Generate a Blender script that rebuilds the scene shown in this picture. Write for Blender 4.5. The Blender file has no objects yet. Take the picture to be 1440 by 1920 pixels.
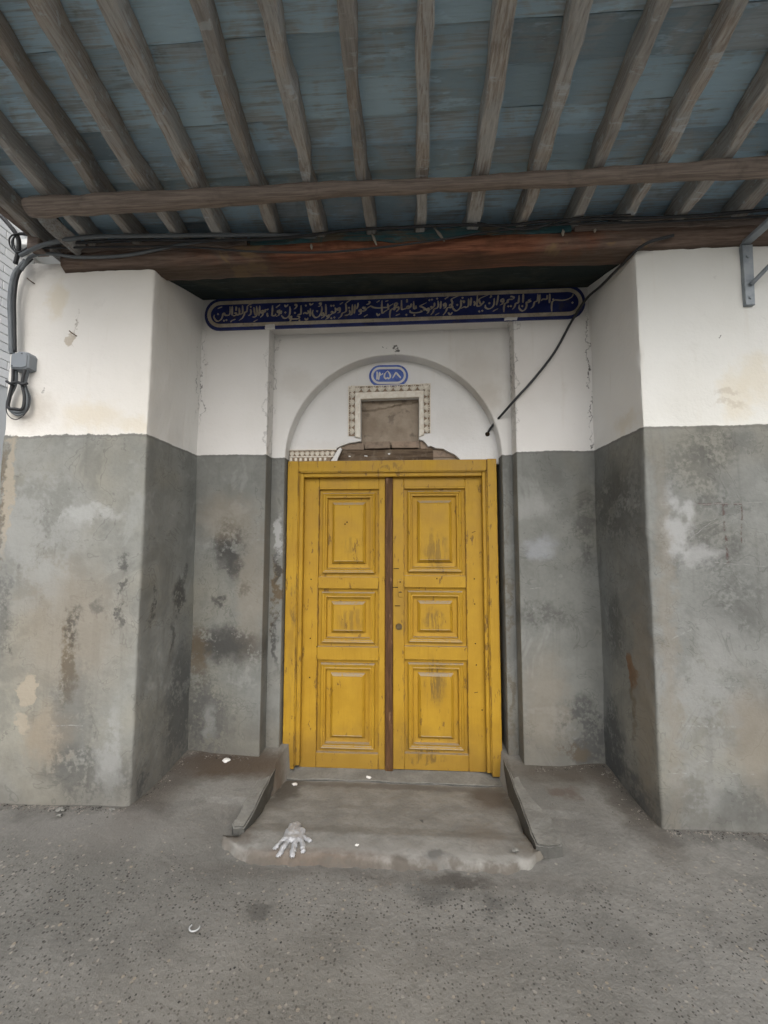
import bpy, bmesh, math, random
import numpy as np
from mathutils import Vector, noise as mn
random.seed(7); rng = np.random.default_rng(7)
S = bpy.context.scene; COL = S.collection

# ------------------------------------------------------------------ camera
cam = bpy.data.cameras.new('camera'); camo = bpy.data.objects.new('camera', cam); COL.objects.link(camo)
cam.sensor_fit = 'VERTICAL'; cam.sensor_height = 36.0; cam.lens = 764.731/1920*36.0
cam.clip_start = 0.02; cam.clip_end = 500
from mathutils import Matrix
yaw, pitch, roll = -.058, .077, .001
fw = Vector((math.sin(yaw)*math.cos(pitch), math.cos(yaw)*math.cos(pitch), math.sin(pitch)))
rt = Vector((math.cos(yaw), -math.sin(yaw), 0)); up = rt.cross(fw)
r2 = rt*math.cos(roll)+up*math.sin(roll); u2 = -rt*math.sin(roll)+up*math.cos(roll)
camo.matrix_world = Matrix(((r2.x,u2.x,-fw.x,.118),(r2.y,u2.y,-fw.y,-2.219),(r2.z,u2.z,-fw.z,1.416),(0,0,0,1)))
S.camera = camo
# ------------------------------------------------------------------ world, sun, exposure
SUN_EL, SUN_AZ = math.radians(42), math.radians(172)      # overcast: light comes over the street, behind the camera
W = bpy.data.worlds.new('World'); S.world = W; W.use_nodes = True
wn, wl = W.node_tree.nodes, W.node_tree.links
sky = wn.new('ShaderNodeTexSky'); sky.sky_type = 'NISHITA'; sky.sun_disc = False
sky.sun_elevation = SUN_EL; sky.sun_rotation = SUN_AZ; sky.dust_density = 4.0; sky.air_density = 1.0
hs = wn.new('ShaderNodeHueSaturation'); hs.inputs['Saturation'].default_value = .42
wl.new(sky.outputs[0], hs.inputs['Color']); wl.new(hs.outputs[0], wn['Background'].inputs['Color'])
wn['Background'].inputs['Strength'].default_value = .15
sd = bpy.data.lights.new('sun', 'SUN'); sd.energy = .9; sd.angle = math.radians(70); sd.color = (1, .985, .955)
so = bpy.data.objects.new('sun', sd); COL.objects.link(so)
dirv = Vector((math.sin(SUN_AZ)*math.cos(SUN_EL), math.cos(SUN_AZ)*math.cos(SUN_EL), math.sin(SUN_EL)))
so.rotation_euler = dirv.to_track_quat('Z', 'Y').to_euler(); so.location = (0, -8, 8)
S.view_settings.view_transform = 'Standard'; S.view_settings.look = 'None'; S.view_settings.gamma = 1
S.view_settings.use_curve_mapping = False; S.view_settings.exposure = 0.40
S.render.engine = 'CYCLES'; S.cycles.use_denoising = True; S.cycles.max_bounces = 4; S.cycles.diffuse_bounces = 3; S.cycles.glossy_bounces = 2; S.cycles.use_adaptive_sampling = True; S.cycles.adaptive_threshold = .04

# ------------------------------------------------------------------ object helpers
def tag(o, label=None, cat=None, group=None, kind=None):
    for k, v in (('label', label), ('category', cat), ('group', group), ('kind', kind)):
        if v: o[k] = v
    return o
def thing(name, label, cat, loc=(0,0,0), group=None):
    o = bpy.data.objects.new(name, None); o.empty_display_size = .1; o.location = loc; COL.objects.link(o)
    return tag(o, label, cat, group, 'thing' if label else None)
def link(name, me, parent=None, mat=None):
    o = bpy.data.objects.new(name, me); COL.objects.link(o)
    if mat and not me.materials: me.materials.append(mat)
    if parent:
        o.parent = parent
        # geometry is modelled in place: undo the parent's offset
        p = parent; off = Vector((0,0,0))
        while p: off += p.location; p = p.parent
        o.location = -off
    return o
def mesh(name, v, f, mat=None, parent=None, smooth=False):
    me = bpy.data.meshes.new(name); me.from_pydata([tuple(p) for p in v], [], f); me.update()
    if smooth: me.polygons.foreach_set('use_smooth', [True]*len(me.polygons))
    return link(name, me, parent, mat)
def bmobj(name, bm, mat=None, parent=None, smooth=False):
    bmesh.ops.recalc_face_normals(bm, faces=bm.faces)
    me = bpy.data.meshes.new(name); bm.to_mesh(me); bm.free()
    if smooth: me.polygons.foreach_set('use_smooth', [True]*len(me.polygons))
    return link(name, me, parent, mat)
def bm_box(bm, x0, x1, y0, y1, z0, z1, bev=0, seg=1):
    r = bmesh.ops.create_cube(bm, size=1)['verts']
    for v in r: v.co = Vector(((x0+x1)/2+v.co.x*(x1-x0), (y0+y1)/2+v.co.y*(y1-y0), (z0+z1)/2+v.co.z*(z1-z0)))
    if bev:
        es = list({e for v in r for e in v.link_edges})
        bmesh.ops.bevel(bm, geom=es, offset=bev, segments=seg, affect='EDGES', profile=.5)
def box(name, x0, x1, y0, y1, z0, z1, mat, parent=None, bev=.002):
    bm = bmesh.new(); bm_box(bm, x0, x1, y0, y1, z0, z1, bev); return bmobj(name, bm, mat, parent)
def prism_xz(name, poly, y0, y1, mat, parent=None, bev=0, seg=2):
    """outline in x,z pushed back from y0 (front) to y1"""
    bm = bmesh.new(); vs = [bm.verts.new((x, y0, z)) for x, z in poly]; f = bm.faces.new(vs)
    r = bmesh.ops.extrude_face_region(bm, geom=[f])
    for e in r['geom']:
        if isinstance(e, bmesh.types.BMVert): e.co.y = y1
    bmesh.ops.recalc_face_normals(bm, faces=bm.faces)
    if bev:
        es = [e for e in bm.edges if abs(e.verts[0].co.y-y0) < 1e-6 and abs(e.verts[1].co.y-y0) < 1e-6]
        bmesh.ops.bevel(bm, geom=es, offset=bev, segments=seg, affect='EDGES', profile=.5)
    bmesh.ops.triangulate(bm, faces=[q for q in bm.faces if len(q.verts) > 4])
    return bmobj(name, bm, mat, parent)
def spline(pts, n=8):
    P = [Vector(p) for p in pts]
    if len(P) == 2: return [P[0].lerp(P[1], i/n) for i in range(n+1)]
    out = []
    for i in range(len(P)-1):
        a = P[i-1] if i else P[0]*2-P[1]; b, c = P[i], P[i+1]
        d = P[i+2] if i+2 < len(P) else c*2-b
        for k in range(n):
            t = k/n
            out.append(.5*((2*b)+(c-a)*t+(2*a-5*b+4*c-d)*t*t+(3*b-a-3*c+d)*t**3))
    out.append(P[-1]); return out
def tube(name, pts, rad, mat, parent=None, n=8, sides=8, radii=None, closed=False):
    P = spline(pts, n); v = []; f = []; m = len(P)
    T = [(P[min(i+1,m-1)]-P[max(i-1,0)]).normalized() for i in range(m)]
    ref = Vector((0,0,1)) if abs(T[0].z) < .9 else Vector((0,1,0)); nrm = (ref-T[0]*ref.dot(T[0])).normalized()
    for i in range(m):
        nrm = (nrm-T[i]*nrm.dot(T[i])).normalized(); b = T[i].cross(nrm); r = rad if radii is None else np.interp(i/(m-1), np.linspace(0,1,len(radii)), radii)
        for k in range(sides):
            a = 2*math.pi*k/sides; v.append(P[i]+(nrm*math.cos(a)+b*math.sin(a))*r)
    for i in range(m-1):
        for k in range(sides):
            k2 = (k+1) % sides; f.append((i*sides+k, i*sides+k2, (i+1)*sides+k2, (i+1)*sides+k))
    f.append(tuple(range(sides))[::-1]); f.append(tuple(range((m-1)*sides, m*sides)))
    return mesh(name, v, f, mat, parent, True)
def fbm(x, y, z, s, o=3):
    return mn.fractal(Vector((x*s, y*s, z*s)), .9, 2.0, o, noise_basis='PERLIN_ORIGINAL')

# ------------------------------------------------------------------ shader helpers
class G:
    def __init__(s, name):
        s.m = bpy.data.materials.new(name); s.m.use_nodes = True; s.t = s.m.node_tree; s.n = s.t.nodes; s.l = s.t.links
        s.b = s.n['Principled BSDF']; s.tc = s.n.new('ShaderNodeTexCoord')
        sp = s.n.new('ShaderNodeSeparateXYZ'); s.l.new(s.tc.outputs['Object'], sp.inputs[0])
        s.P = s.tc.outputs['Object']; s.x, s.y, s.z = sp.outputs
    def put(s, i, v):
        if hasattr(v, 'is_output'): s.l.new(v, i)
        elif isinstance(v, (tuple, list)) and i.type == 'RGBA' and len(v) == 3: i.default_value = (*v, 1)
        else: i.default_value = v
    def math(s, op, a, b=None, c=None, clamp=False):
        n = s.n.new('ShaderNodeMath'); n.operation = op; n.use_clamp = clamp; s.put(n.inputs[0], a)
        if b is not None: s.put(n.inputs[1], b)
        if c is not None: s.put(n.inputs[2], c)
        return n.outputs[0]
    def add(s, a, b): return s.math('ADD', a, b)
    def sub(s, a, b): return s.math('SUBTRACT', a, b)
    def mul(s, a, b): return s.math('MULTIPLY', a, b)
    def mx(s, a, b): return s.math('MAXIMUM', a, b)
    def ss(s, v, a, b, lo=0., hi=1.):
        n = s.n.new('ShaderNodeMapRange'); n.interpolation_type = 'SMOOTHSTEP'
        flip = a > b
        if flip: a, b, lo, hi = b, a, hi, lo
        for i, q in zip((0,1,2,3,4), (v,a,b,lo,hi)): s.put(n.inputs[i], q)
        return n.outputs[0]
    def noise(s, scale, detail=4, rough=.55, vec=None, dist=0, col=False):
        n = s.n.new('ShaderNodeTexNoise'); s.put(n.inputs['Vector'], vec or s.P); s.put(n.inputs['Scale'], scale)
        n.inputs['Detail'].default_value = min(detail, 4); n.inputs['Roughness'].default_value = rough; n.inputs['Distortion'].default_value = dist
        return n.outputs['Color' if col else 'Fac']
    def vor(s, scale, feat='F1', vec=None, out='Distance', rnd=1):
        n = s.n.new('ShaderNodeTexVoronoi'); n.feature = feat; s.put(n.inputs['Vector'], vec or s.P); s.put(n.inputs['Scale'], scale); s.put(n.inputs['Randomness'], rnd)
        return n.outputs if out is None else n.outputs[out]
    def scaled(s, sx, sy, sz, ox=0, oy=0, oz=0, vec=None):
        n = s.n.new('ShaderNodeMapping'); s.put(n.inputs[0], vec or s.P); n.inputs['Scale'].default_value = (sx,sy,sz); n.inputs['Location'].default_value = (ox,oy,oz)
        return n.outputs[0]
    def mix(s, f, a, b, mode='MIX'):
        n = s.n.new('ShaderNodeMix'); n.data_type = 'RGBA'; n.blend_type = mode; n.clamp_factor = True
        s.put(n.inputs['Factor'], f); s.put(n.inputs[6], a); s.put(n.inputs[7], b); return n.outputs[2]
    def rnd(s):
        if not hasattr(s, '_oi'): s._oi = s.n.new('ShaderNodeObjectInfo')
        return s._oi.outputs['Random']
    def rndvec(s):
        n = s.n.new('ShaderNodeVectorMath'); n.operation = 'ADD'; s.put(n.inputs[0], s.P)
        c = s.n.new('ShaderNodeCombineXYZ'); r = s.rnd(); s.put(c.inputs[0], s.mul(r, 37.)); s.put(c.inputs[1], s.mul(r, 91.)); s.put(c.inputs[2], s.mul(r, 53.))
        s.l.new(c.outputs[0], n.inputs[1]); return n.outputs[0]
    def nz(s):
        g = s.n.new('ShaderNodeNewGeometry'); q = s.n.new('ShaderNodeSeparateXYZ'); s.l.new(g.outputs['Normal'], q.inputs[0]); return q.outputs[2]
    def bump(s, h, dist=.01, strength=1., nrm=None):
        n = s.n.new('ShaderNodeBump'); s.put(n.inputs['Height'], h); n.inputs['Distance'].default_value = dist; n.inputs['Strength'].default_value = strength
        if nrm is not None: s.l.new(nrm, n.inputs['Normal'])
        return n.outputs[0]
    def done(s, col, rough=.9, nrm=None, spec=.3, metal=0):
        s.put(s.b.inputs['Base Color'], col); s.put(s.b.inputs['Roughness'], rough); s.b.inputs['Specular IOR Level'].default_value = spec
        s.put(s.b.inputs['Metallic'], metal)
        if nrm is not None: s.l.new(nrm, s.b.inputs['Normal'])
        return s.m
    # an irregular patch with its own outline; u,v are the warped wall coordinates
    def spot(s, u, v, cu, cv, ru, rv, soft=.5):
        a = s.mul(s.sub(u, cu), 1/ru); b = s.mul(s.sub(v, cv), 1/rv)
        d = s.math('SQRT', s.add(s.mul(a, a), s.mul(b, b)))
        return s.ss(d, 1+soft, 1-soft)

def plaster(name, axis='x', stains=(), white=(.74,.725,.70), grey=(.285,.288,.275), dado=2.043, edge=.004, marks=(), kk=.6):
    """white limewash above the dado line, bare stained cement below; stains: (kind, u, z, ru, rz, soft, amount)"""
    g = G(name); U = {'x': g.x, 'y': g.y}[axis]; Z = g.z
    big = g.noise(1.3, 3, .6); mid = g.noise(5, 5, .65); fine = g.noise(42, 3, .65); blot = g.noise(2.6, 5, .7, dist=.6)
    warp = g.noise(9, 4, .65, col=True)
    sp = g.n.new('ShaderNodeSeparateColor'); g.l.new(warp, sp.inputs[0])
    u = g.add(U, g.mul(g.sub(sp.outputs[0], .5), .22)); v = g.add(Z, g.mul(g.sub(sp.outputs[1], .5), .22))
    # cement
    c = g.mix(g.ss(mid, .3, .7), tuple(k*.88 for k in grey), tuple(k*1.1 for k in grey))
    c = g.mix(g.mul(g.ss(big, .45, .68), .7), c, (grey[0]*1.15, grey[1]*1.08, grey[2]*.96))
    c = g.mix(g.mul(g.ss(blot, .54, .66), .38), c, (.18,.178,.168))
    c = g.mix(g.mul(g.ss(blot, .42, .34), .4), c, (.42,.425,.41))
    streak = g.noise(1, 3, .6, vec=g.scaled(14, 14, .9))
    c = g.mix(g.mul(g.ss(streak, .55, .72), .35), c, (.19,.185,.17))
    c = g.mix(g.mul(g.ss(fine, .45, .7), .14), c, (.16,.157,.15))
    c = g.mix(g.mul(g.ss(g.add(Z, g.mul(g.sub(mid, .5), .5)), .38, .0), .55), c, (.17,.155,.135))   # splash dirt along the foot
    K = {'dark': (.085,.083,.08), 'brown': (.17,.13,.085), 'pale': (.56,.56,.56), 'rust': (.24,.12,.05), 'red': (.11,.035,.025), 'beige': (.47,.41,.33), 'warm': (.36,.30,.23), 'chalk': (.50,.50,.49), 'wet': (.12,.12,.118), 'ochre': (.62,.52,.33), 'blue': (.5,.52,.58), 'lightgrey':(.42,.42,.41)}
    grain_ = g.ss(g.add(g.mul(mid, .65), g.mul(fine, .35)), .41, .53)
    def lay(col, lst):
        for kind, su, sz, ru, rz, soft, amt in lst:
            mk = g.spot(u, v, su, sz, ru, rz, soft)
            if kind in ('dark', 'wet', 'brown', 'pale', 'lightgrey'): mk = g.mul(mk, grain_ if kind != 'pale' else g.ss(mid, .38, .52))
            col = g.mix(g.mul(mk, amt), col, K[kind])
        return col
    c = g.mix(g.mul(g.ss(g.math('ABSOLUTE', g.sub(blot, .545)), .010, .002), .32), c, (.12,.118,.11))     # tide marks round the damp
    c = lay(c, [q for q in stains if q[2] < dado])
    # thin scratches: (kind, u0, z0, u1, z1, width)
    for kind, u0, z0, u1, z1, w in marks:
        du, dz = u1-u0, z1-z0; L2 = du*du+dz*dz
        pu = g.add(U, g.mul(g.sub(sp.outputs[2], .5), .03)); pv = g.add(Z, g.mul(g.sub(sp.outputs[0], .5), .03))
        t = g.math('ADD', g.mul(g.sub(pu, u0), du/L2), g.mul(g.sub(pv, z0), dz/L2), clamp=True)
        a = g.sub(pu, g.add(g.mul(t, du), u0)); b = g.sub(pv, g.add(g.mul(t, dz), z0))
        d = g.math('SQRT', g.add(g.mul(a, a), g.mul(b, b)))
        c = g.mix(g.mul(g.mul(g.ss(d, w*.75, w*.1), g.ss(fine, .42, .62)), .6), c, K[kind])
    c = g.mix(1., c, (kk*.985, kk*1.0, kk*.985), 'MULTIPLY')
    # whitewash
    w_ = g.mix(g.ss(big, .35, .7), white, tuple(k*q for k, q in zip(white, (.95,.945,.93))))
    w_ = g.mix(g.mul(g.ss(streak, .6, .78), .22), w_, (.55,.50,.42))
    w_ = g.mix(g.mul(g.ss(mid, .62, .75), .12), w_, (.45,.42,.38))
    w_ = g.mix(g.mul(g.ss(fine, .72, .76), .35), w_, (.3,.28,.25))
    w_ = lay(w_, [q for q in stains if q[2] >= dado])
    line = g.add(Z, g.add(g.mul(g.sub(mid, .5), edge*4), g.mul(g.sub(fine, .5), edge*2)))
    k = g.ss(line, dado-.003, dado+.003)
    col = g.mix(k, c, w_)
    # a dark rim where the two coats meet
    rim = g.mul(g.ss(g.math('ABSOLUTE', g.sub(line, dado-.008)), .012, .002), .35)
    col = g.mix(rim, col, (.12,.115,.105))
    return g.done(col, .92, g.bump(g.add(g.mul(g.noise(8, 4, .76), .65), g.mul(g.ss(Z, dado-.004, dado+.004), -.35)), .012, .75), .2)
STROKES=[[[-1283,3076],[-1285,3058],[-1271,3035],[-1253,3027],[-1233,3039],[-1222,3061],[-1218,3084],[-1210,3084],[-1200,3071],[-1185,3069],[-1172,3072],[-1166,3090],[-1168,3135]],[[-1259,3123],[-1227,3135]],[[-1152,3137],[-1151,3102],[-1150,3066]],[[-1145,3064],[-1128,3066],[-1118,3073],[-1126,3086],[-1136,3081]],[[-1122,3134],[-1121,3100]],[[-1118,3071],[-1101,3071],[-1096,3090],[-1100,3123]],[[-1096,3075],[-1076,3079],[-1072,3099],[-1075,3140]],[[-1161,3016],[-1149,3029],[-1124,3038]],[[-1099,3027],[-1075,3044],[-1061,3069],[-1057,3089],[-1044,3091],[-1039,3116],[-1041,3133]],[[-1041,3131],[-1024,3145],[-1004,3152]],[[-1015,3110],[-1010,3087],[-1017,3067],[-1031,3063]],[[-999,3051],[-979,3051],[-965,3075],[-971,3131]],[[-977,3061],[-985,3091],[-991,3124]],[[-947,3133],[-948,3095],[-952,3057]],[[-991,3014],[-959,3030]],[[-921,3084],[-933,3079],[-938,3090],[-926,3097],[-921,3082],[-925,3062],[-942,3045]],[[-921,3077],[-906,3089],[-912,3099],[-880,3105]],[[-882,3108],[-892,3098]],[[-891,3078],[-888,3058],[-881,3050]],[[-853,3132],[-853,3092],[-854,3059],[-832,3056],[-830,3069]],[[-801,3081],[-813,3080],[-813,3092],[-801,3095],[-801,3080],[-805,3060],[-825,3048]],[[-828,3114],[-797,3138]],[[-786,3092],[-791,3065]],[[-786,3055],[-768,3036],[-746,3036],[-727,3058],[-723,3093],[-726,3120]],[[-765,3134],[-753,3121],[-738,3136]],[[-714,3027],[-724,3029],[-726,3043],[-713,3045],[-712,3028],[-688,3026],[-659,3028],[-656,3043],[-673,3046]],[[-714,3027],[-719,3015],[-731,3000]],[[-696,3099],[-682,3109],[-675,3126],[-685,3134],[-688,3124]],[[-643,3127],[-643,3090],[-645,3060],[-659,3059],[-669,3053]],[[-627,3059],[-616,3071],[-596,3063],[-589,3073],[-592,3088]],[[-617,3029],[-600,3016],[-591,3031]],[[-575,3100],[-576,3063],[-576,3040]],[[-583,3138],[-570,3128],[-554,3139]],[[-555,3089],[-560,3062],[-542,3034],[-518,3036],[-499,3060],[-491,3090],[-493,3115]],[[-519,3113],[-502,3120],[-498,3137],[-509,3138],[-505,3128]],[[-477,3052],[-488,3045],[-494,3055],[-485,3065],[-476,3053],[-477,3037],[-496,3023]],[[-464,3129],[-462,3089],[-463,3049],[-475,3043]],[[-439,3038],[-451,3034],[-451,3044],[-440,3047],[-439,3036],[-446,3026],[-465,3015]],[[-439,3041],[-422,3053],[-412,3065],[-420,3072],[-427,3065]],[[-412,3057],[-398,3064],[-391,3084],[-396,3101]],[[-360,3085],[-374,3082],[-377,3093],[-365,3098],[-360,3085],[-364,3066],[-379,3059]],[[-363,3123],[-339,3139]],[[-374,3019],[-354,3033],[-343,3057],[-331,3062],[-316,3074],[-317,3114],[-322,3129]],[[-319,3129],[-303,3143],[-283,3155]],[[-293,3081],[-288,3058],[-302,3044],[-326,3040]],[[-271,3120],[-271,3077],[-276,3048],[-290,3041]],[[-252,3119],[-254,3082],[-259,3050]],[[-230,3131],[-233,3106],[-242,3084]],[[-209,3069],[-218,3065],[-221,3076],[-211,3080],[-209,3068],[-211,3051],[-228,3041]],[[-209,3069],[-187,3069],[-173,3079],[-187,3087],[-195,3097],[-173,3096]],[[-171,3116],[-154,3121],[-147,3134],[-157,3138]],[[-189,3025],[-161,3042]],[[-178,3082],[-159,3093],[-140,3103],[-116,3092],[-83,3088],[-49,3090],[-21,3091],[3,3105],[22,3117]],[[-59,3142],[-60,3105],[-59,3065],[-55,3048],[-40,3060],[-26,3069],[-11,3078]],[[-18,3118],[-16,3099],[-11,3071]],[[-99,3129],[-76,3143]],[[-35,3134],[-14,3141]],[[-99,3049],[-85,3032],[-73,3046]],[[-2,3009],[-3,3039],[3,3068],[17,3078],[31,3072],[31,3092],[19,3087]],[[31,3082],[41,3097],[50,3114],[38,3121],[31,3107],[45,3087],[55,3094]],[[55,3096],[60,3076],[41,3055]],[[38,3028],[69,3039]],[[80,3140],[80,3105],[83,3073],[102,3075],[114,3079],[121,3094],[131,3094],[133,3079],[114,3077]],[[119,3146],[119,3121]],[[133,3079],[145,3091],[149,3113]],[[166,3129],[166,3097],[170,3075],[182,3077],[182,3096]],[[140,3064],[144,3049],[173,3043],[206,3047],[222,3051],[215,3059]],[[258,3116],[229,3102],[211,3091],[229,3083],[253,3065],[229,3063]],[[271,3059],[262,3057],[260,3069],[271,3074],[274,3059],[266,3042],[257,3035]],[[274,3062],[295,3073],[290,3086],[283,3078]],[[295,3073],[311,3090],[312,3114]],[[285,3024],[302,3044],[311,3068],[328,3072],[339,3091],[337,3126]],[[315,3021],[346,3037]],[[358,3123],[357,3096],[353,3066]],[[393,3094],[381,3087],[377,3097],[386,3107],[393,3094],[388,3075],[374,3071]],[[384,3136],[412,3155]],[[371,3019],[390,3043],[402,3070],[416,3076],[428,3074],[433,3093],[421,3096],[416,3084]],[[430,3078],[438,3108],[433,3135],[464,3151],[492,3162]],[[407,3038],[423,3022],[437,3039]],[[442,3085],[442,3068],[462,3049],[486,3062],[498,3086],[498,3115],[498,3128]],[[503,3118],[517,3117],[519,3105],[524,3122]],[[497,3064],[519,3075],[537,3072],[549,3084],[552,3113],[551,3135]],[[570,3142],[568,3113],[563,3081]],[[589,3115],[595,3097],[588,3080]],[[613,3165],[612,3126],[610,3082],[630,3079],[637,3088],[628,3106],[626,3128],[654,3144],[689,3157]],[[637,3086],[653,3100],[656,3112]],[[667,3085],[669,3065],[689,3055],[712,3064],[727,3088],[730,3132]],[[698,3135],[709,3145],[703,3152]],[[758,3153],[753,3116],[743,3078]],[[716,3035],[754,3055]],[[794,3107],[780,3105],[778,3118],[789,3125],[794,3107],[784,3088],[766,3079]],[[794,3027],[795,3061],[803,3090],[819,3097],[826,3111],[812,3104]],[[826,3094],[826,3118],[856,3120],[865,3134],[843,3142],[861,3139]],[[852,3045],[868,3064],[878,3090],[894,3092],[899,3116],[902,3147]],[[931,3156],[929,3125],[926,3091]],[[901,3077],[900,3053],[920,3033],[941,3044],[951,3070],[951,3095],[965,3094],[979,3101],[965,3109],[982,3118]],[[977,3048],[996,3064],[1006,3093],[1024,3102],[1030,3126],[1030,3150]],[[1044,3147],[1041,3116],[1033,3082]],[[1052,3101],[1061,3113],[1077,3112],[1091,3114],[1093,3141]],[[1111,3150],[1110,3118],[1107,3082]],[[1121,3021],[1121,3055],[1126,3089],[1138,3100],[1151,3105],[1178,3101],[1206,3101],[1237,3109],[1260,3123],[1270,3141]],[[1129,3113],[1138,3105]]]
DOTS=[[-1255,3080],[-1209,3029],[-1191,3033],[-1013,3127],[-757,3076],[-653,3014],[-687,3071],[-608,3123],[-525,3078],[-424,3115],[-406,3115],[-422,3022],[-400,3027],[-295,3096],[114,3030],[170,3026],[277,3133],[295,3136],[332,3142],[472,3091],[510,3142],[624,3038],[645,3042],[695,3096],[825,3069],[843,3069],[921,3067],[1263,3080]]
DIGITS=[[[-111,2721],[-110,2689],[-112,2657]],[[-92,2716],[-94,2686],[-100,2654]],[[-93,2716],[-85,2695],[-75,2697],[-63,2707]],[[-30,2725],[-49,2705],[-55,2679],[-44,2663],[-32,2671],[-21,2663],[-10,2678],[-16,2704],[-30,2723]],[[7,2666],[21,2689],[32,2713]],[[32,2713],[49,2691],[70,2666]]]
def inst(name, me, parent, loc, rot=(0,0,0), scale=(1,1,1)):
    o = bpy.data.objects.new(name, me); COL.objects.link(o); o.parent = parent
    p = parent; off = Vector((0,0,0))
    while p: off += p.location; p = p.parent
    o.location = Vector(loc)-off; o.rotation_euler = rot; o.scale = scale
    return o
def mesh_only(name, fn, mat, smooth=False):
    bm = bmesh.new(); fn(bm); bmesh.ops.recalc_face_normals(bm, faces=bm.faces); me = bpy.data.meshes.new(name); bm.to_mesh(me); bm.free(); me.materials.append(mat)
    if smooth: me.polygons.foreach_set('use_smooth', [True]*len(me.polygons))
    return me

# ================================================================== STREET
def ground_mat():
    g = G('street_concrete')
    big = g.noise(1.1, 5, .6); mid = g.noise(6, 6, .65); fine = g.noise(60, 4, .6)
    c = g.mix(g.ss(big, .38, .6), (.205,.202,.19), (.295,.29,.274)); c = g.mix(g.mul(g.ss(g.noise(2.7,4,.7,dist=.8,vec=g.scaled(1,1.6,1,3,8,0)), .52, .60), .4), c, (.165,.162,.155))
    c = g.mix(g.mul(g.ss(mid, .5, .72), .45), c, (.175,.172,.16))
    c = g.mix(g.mul(g.ss(fine, .4, .7), .4), c, (.18,.175,.165))
    c = g.mix(g.mul(g.ss(g.noise(150, 3, .6), .5, .75), .4), c, (.33,.31,.28))
    open_ = g.mul(g.ss(g.add(g.y, g.mul(g.sub(mid, .5), .5)), -.22, -.42), 1.)      # worn, exposed aggregate away from the wall
    v1 = g.vor(76, out=None); d1 = v1['Distance']; r1 = v1['Color']; sp = g.n.new('ShaderNodeSeparateColor'); g.l.new(r1, sp.inputs[0])
    rad1 = g.add(g.mul(sp.outputs[2], .26), .12); dark = g.mul(g.mul(g.ss(g.sub(d1, rad1), .05, -.04), g.ss(sp.outputs[0], .36, .42)), open_)
    c = g.mix(g.mul(dark, .85), c, g.mix(sp.outputs[1], (.045,.045,.046), (.12,.11,.10)))
    v2 = g.vor(50, vec=g.scaled(1,1,1,5,3,1), out=None); d2 = v2['Distance']; r2_ = v2['Color']; sq = g.n.new('ShaderNodeSeparateColor'); g.l.new(r2_, sq.inputs[0])
    rad2 = g.add(g.mul(sq.outputs[2], .30), .06); lite = g.mul(g.mul(g.ss(g.sub(d2, rad2), .05, -.04), g.ss(sq.outputs[0], .80, .84)), g.ss(g.y, .2, -.3))
    c = g.mix(g.mul(lite, .75), c, g.mix(sq.outputs[1], (.42,.35,.26), (.44,.42,.39)))
    # stains
    warp = g.noise(7, 5, .65, col=True); sw = g.n.new('ShaderNodeSeparateColor'); g.l.new(warp, sw.inputs[0])
    u = g.add(g.x, g.mul(g.sub(sw.outputs[0], .5), .25)); v = g.add(g.y, g.mul(g.sub(sw.outputs[1], .5), .25))
    for cx, cy, rx, ry, col, amt, soft in [(-.48,-.545,.05,.035,(.08,.078,.075),.55,.5),(.33,-.34,.13,.04,(.075,.073,.07),.7,.5),(.46,-.45,.07,.06,(.09,.088,.085),.55,.6),(.2,-.42,.1,.05,(.09,.09,.088),.5,.6),
            (-1.05,.45,.34,.16,(.105,.075,.052),.9,.5),(-.85,.5,.2,.14,(.13,.10,.075),.7,.6),(-1.3,.2,.14,.4,(.12,.10,.085),.6,.6),(1.1,.5,.35,.12,(.105,.085,.065),.75,.6),(1.32,.2,.09,.4,(.11,.095,.08),.7,.5),(1.0,.3,.09,.05,(.13,.09,.07),.6,.5),
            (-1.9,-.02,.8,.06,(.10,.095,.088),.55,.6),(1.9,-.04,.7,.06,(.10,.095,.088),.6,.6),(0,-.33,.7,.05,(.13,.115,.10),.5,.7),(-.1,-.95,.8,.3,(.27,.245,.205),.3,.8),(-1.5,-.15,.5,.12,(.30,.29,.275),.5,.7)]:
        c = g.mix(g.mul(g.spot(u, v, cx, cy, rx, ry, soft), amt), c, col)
    c = g.mix(1., c, (.68,.675,.655), 'MULTIPLY')
    return g.done(c, .85, g.bump(g.noise(30, 5, .75), .008, .8), .3)
def axis(lo, hi, step, far, grow=1.35):
    a = list(np.arange(lo, hi+1e-6, step)); s = step
    while a[-1] < far: s *= grow; a.append(a[-1]+s)
    s = step
    while a[0] > -far: s *= grow; a.insert(0, a[0]-s)
    return a
XS = axis(-2.6, 2.6, .026, 90); YS = axis(-1.3, .95, .024, 90)
def gz(x, y):
    if -.725 < x < .745 and -.19 < y < .9: return -.34
    d = abs(x)+abs(y)
    z = .012*mn.noise(Vector((x*1.3, y*1.3, 0)))+.004*mn.noise(Vector((x*6, y*6, 3))) if d < 12 else 0
    # dirt heaped in the two inner corners
    for cx in (-1.36, 1.36):
        z += .025*math.exp(-(((x-cx)/.22)**2+((y-.56)/.16)**2))
    if y > -.6 and abs(x) > 1.2: z += .008*math.exp(-(y/.06)**2)
    if abs(x) < 1.1 and y > -.8: z -= .020*max(0, 1-max(0, abs(x)-.8)/.3)*max(0, 1-max(0, -.34-y)/.4)*(1 if y < .1 else 0)
    if y < -.2: z -= .01*min(1, (-.2-y))
    return z
vv = [(x, y, gz(x, y)) for y in YS for x in XS]; nx = len(XS)
ff = [(j*nx+i, j*nx+i+1, (j+1)*nx+i+1, (j+1)*nx+i) for j in range(len(YS)-1) for i in range(nx-1)]
street = mesh('street', vv, ff, ground_mat(), smooth=True); tag(street, kind='structure')

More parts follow.
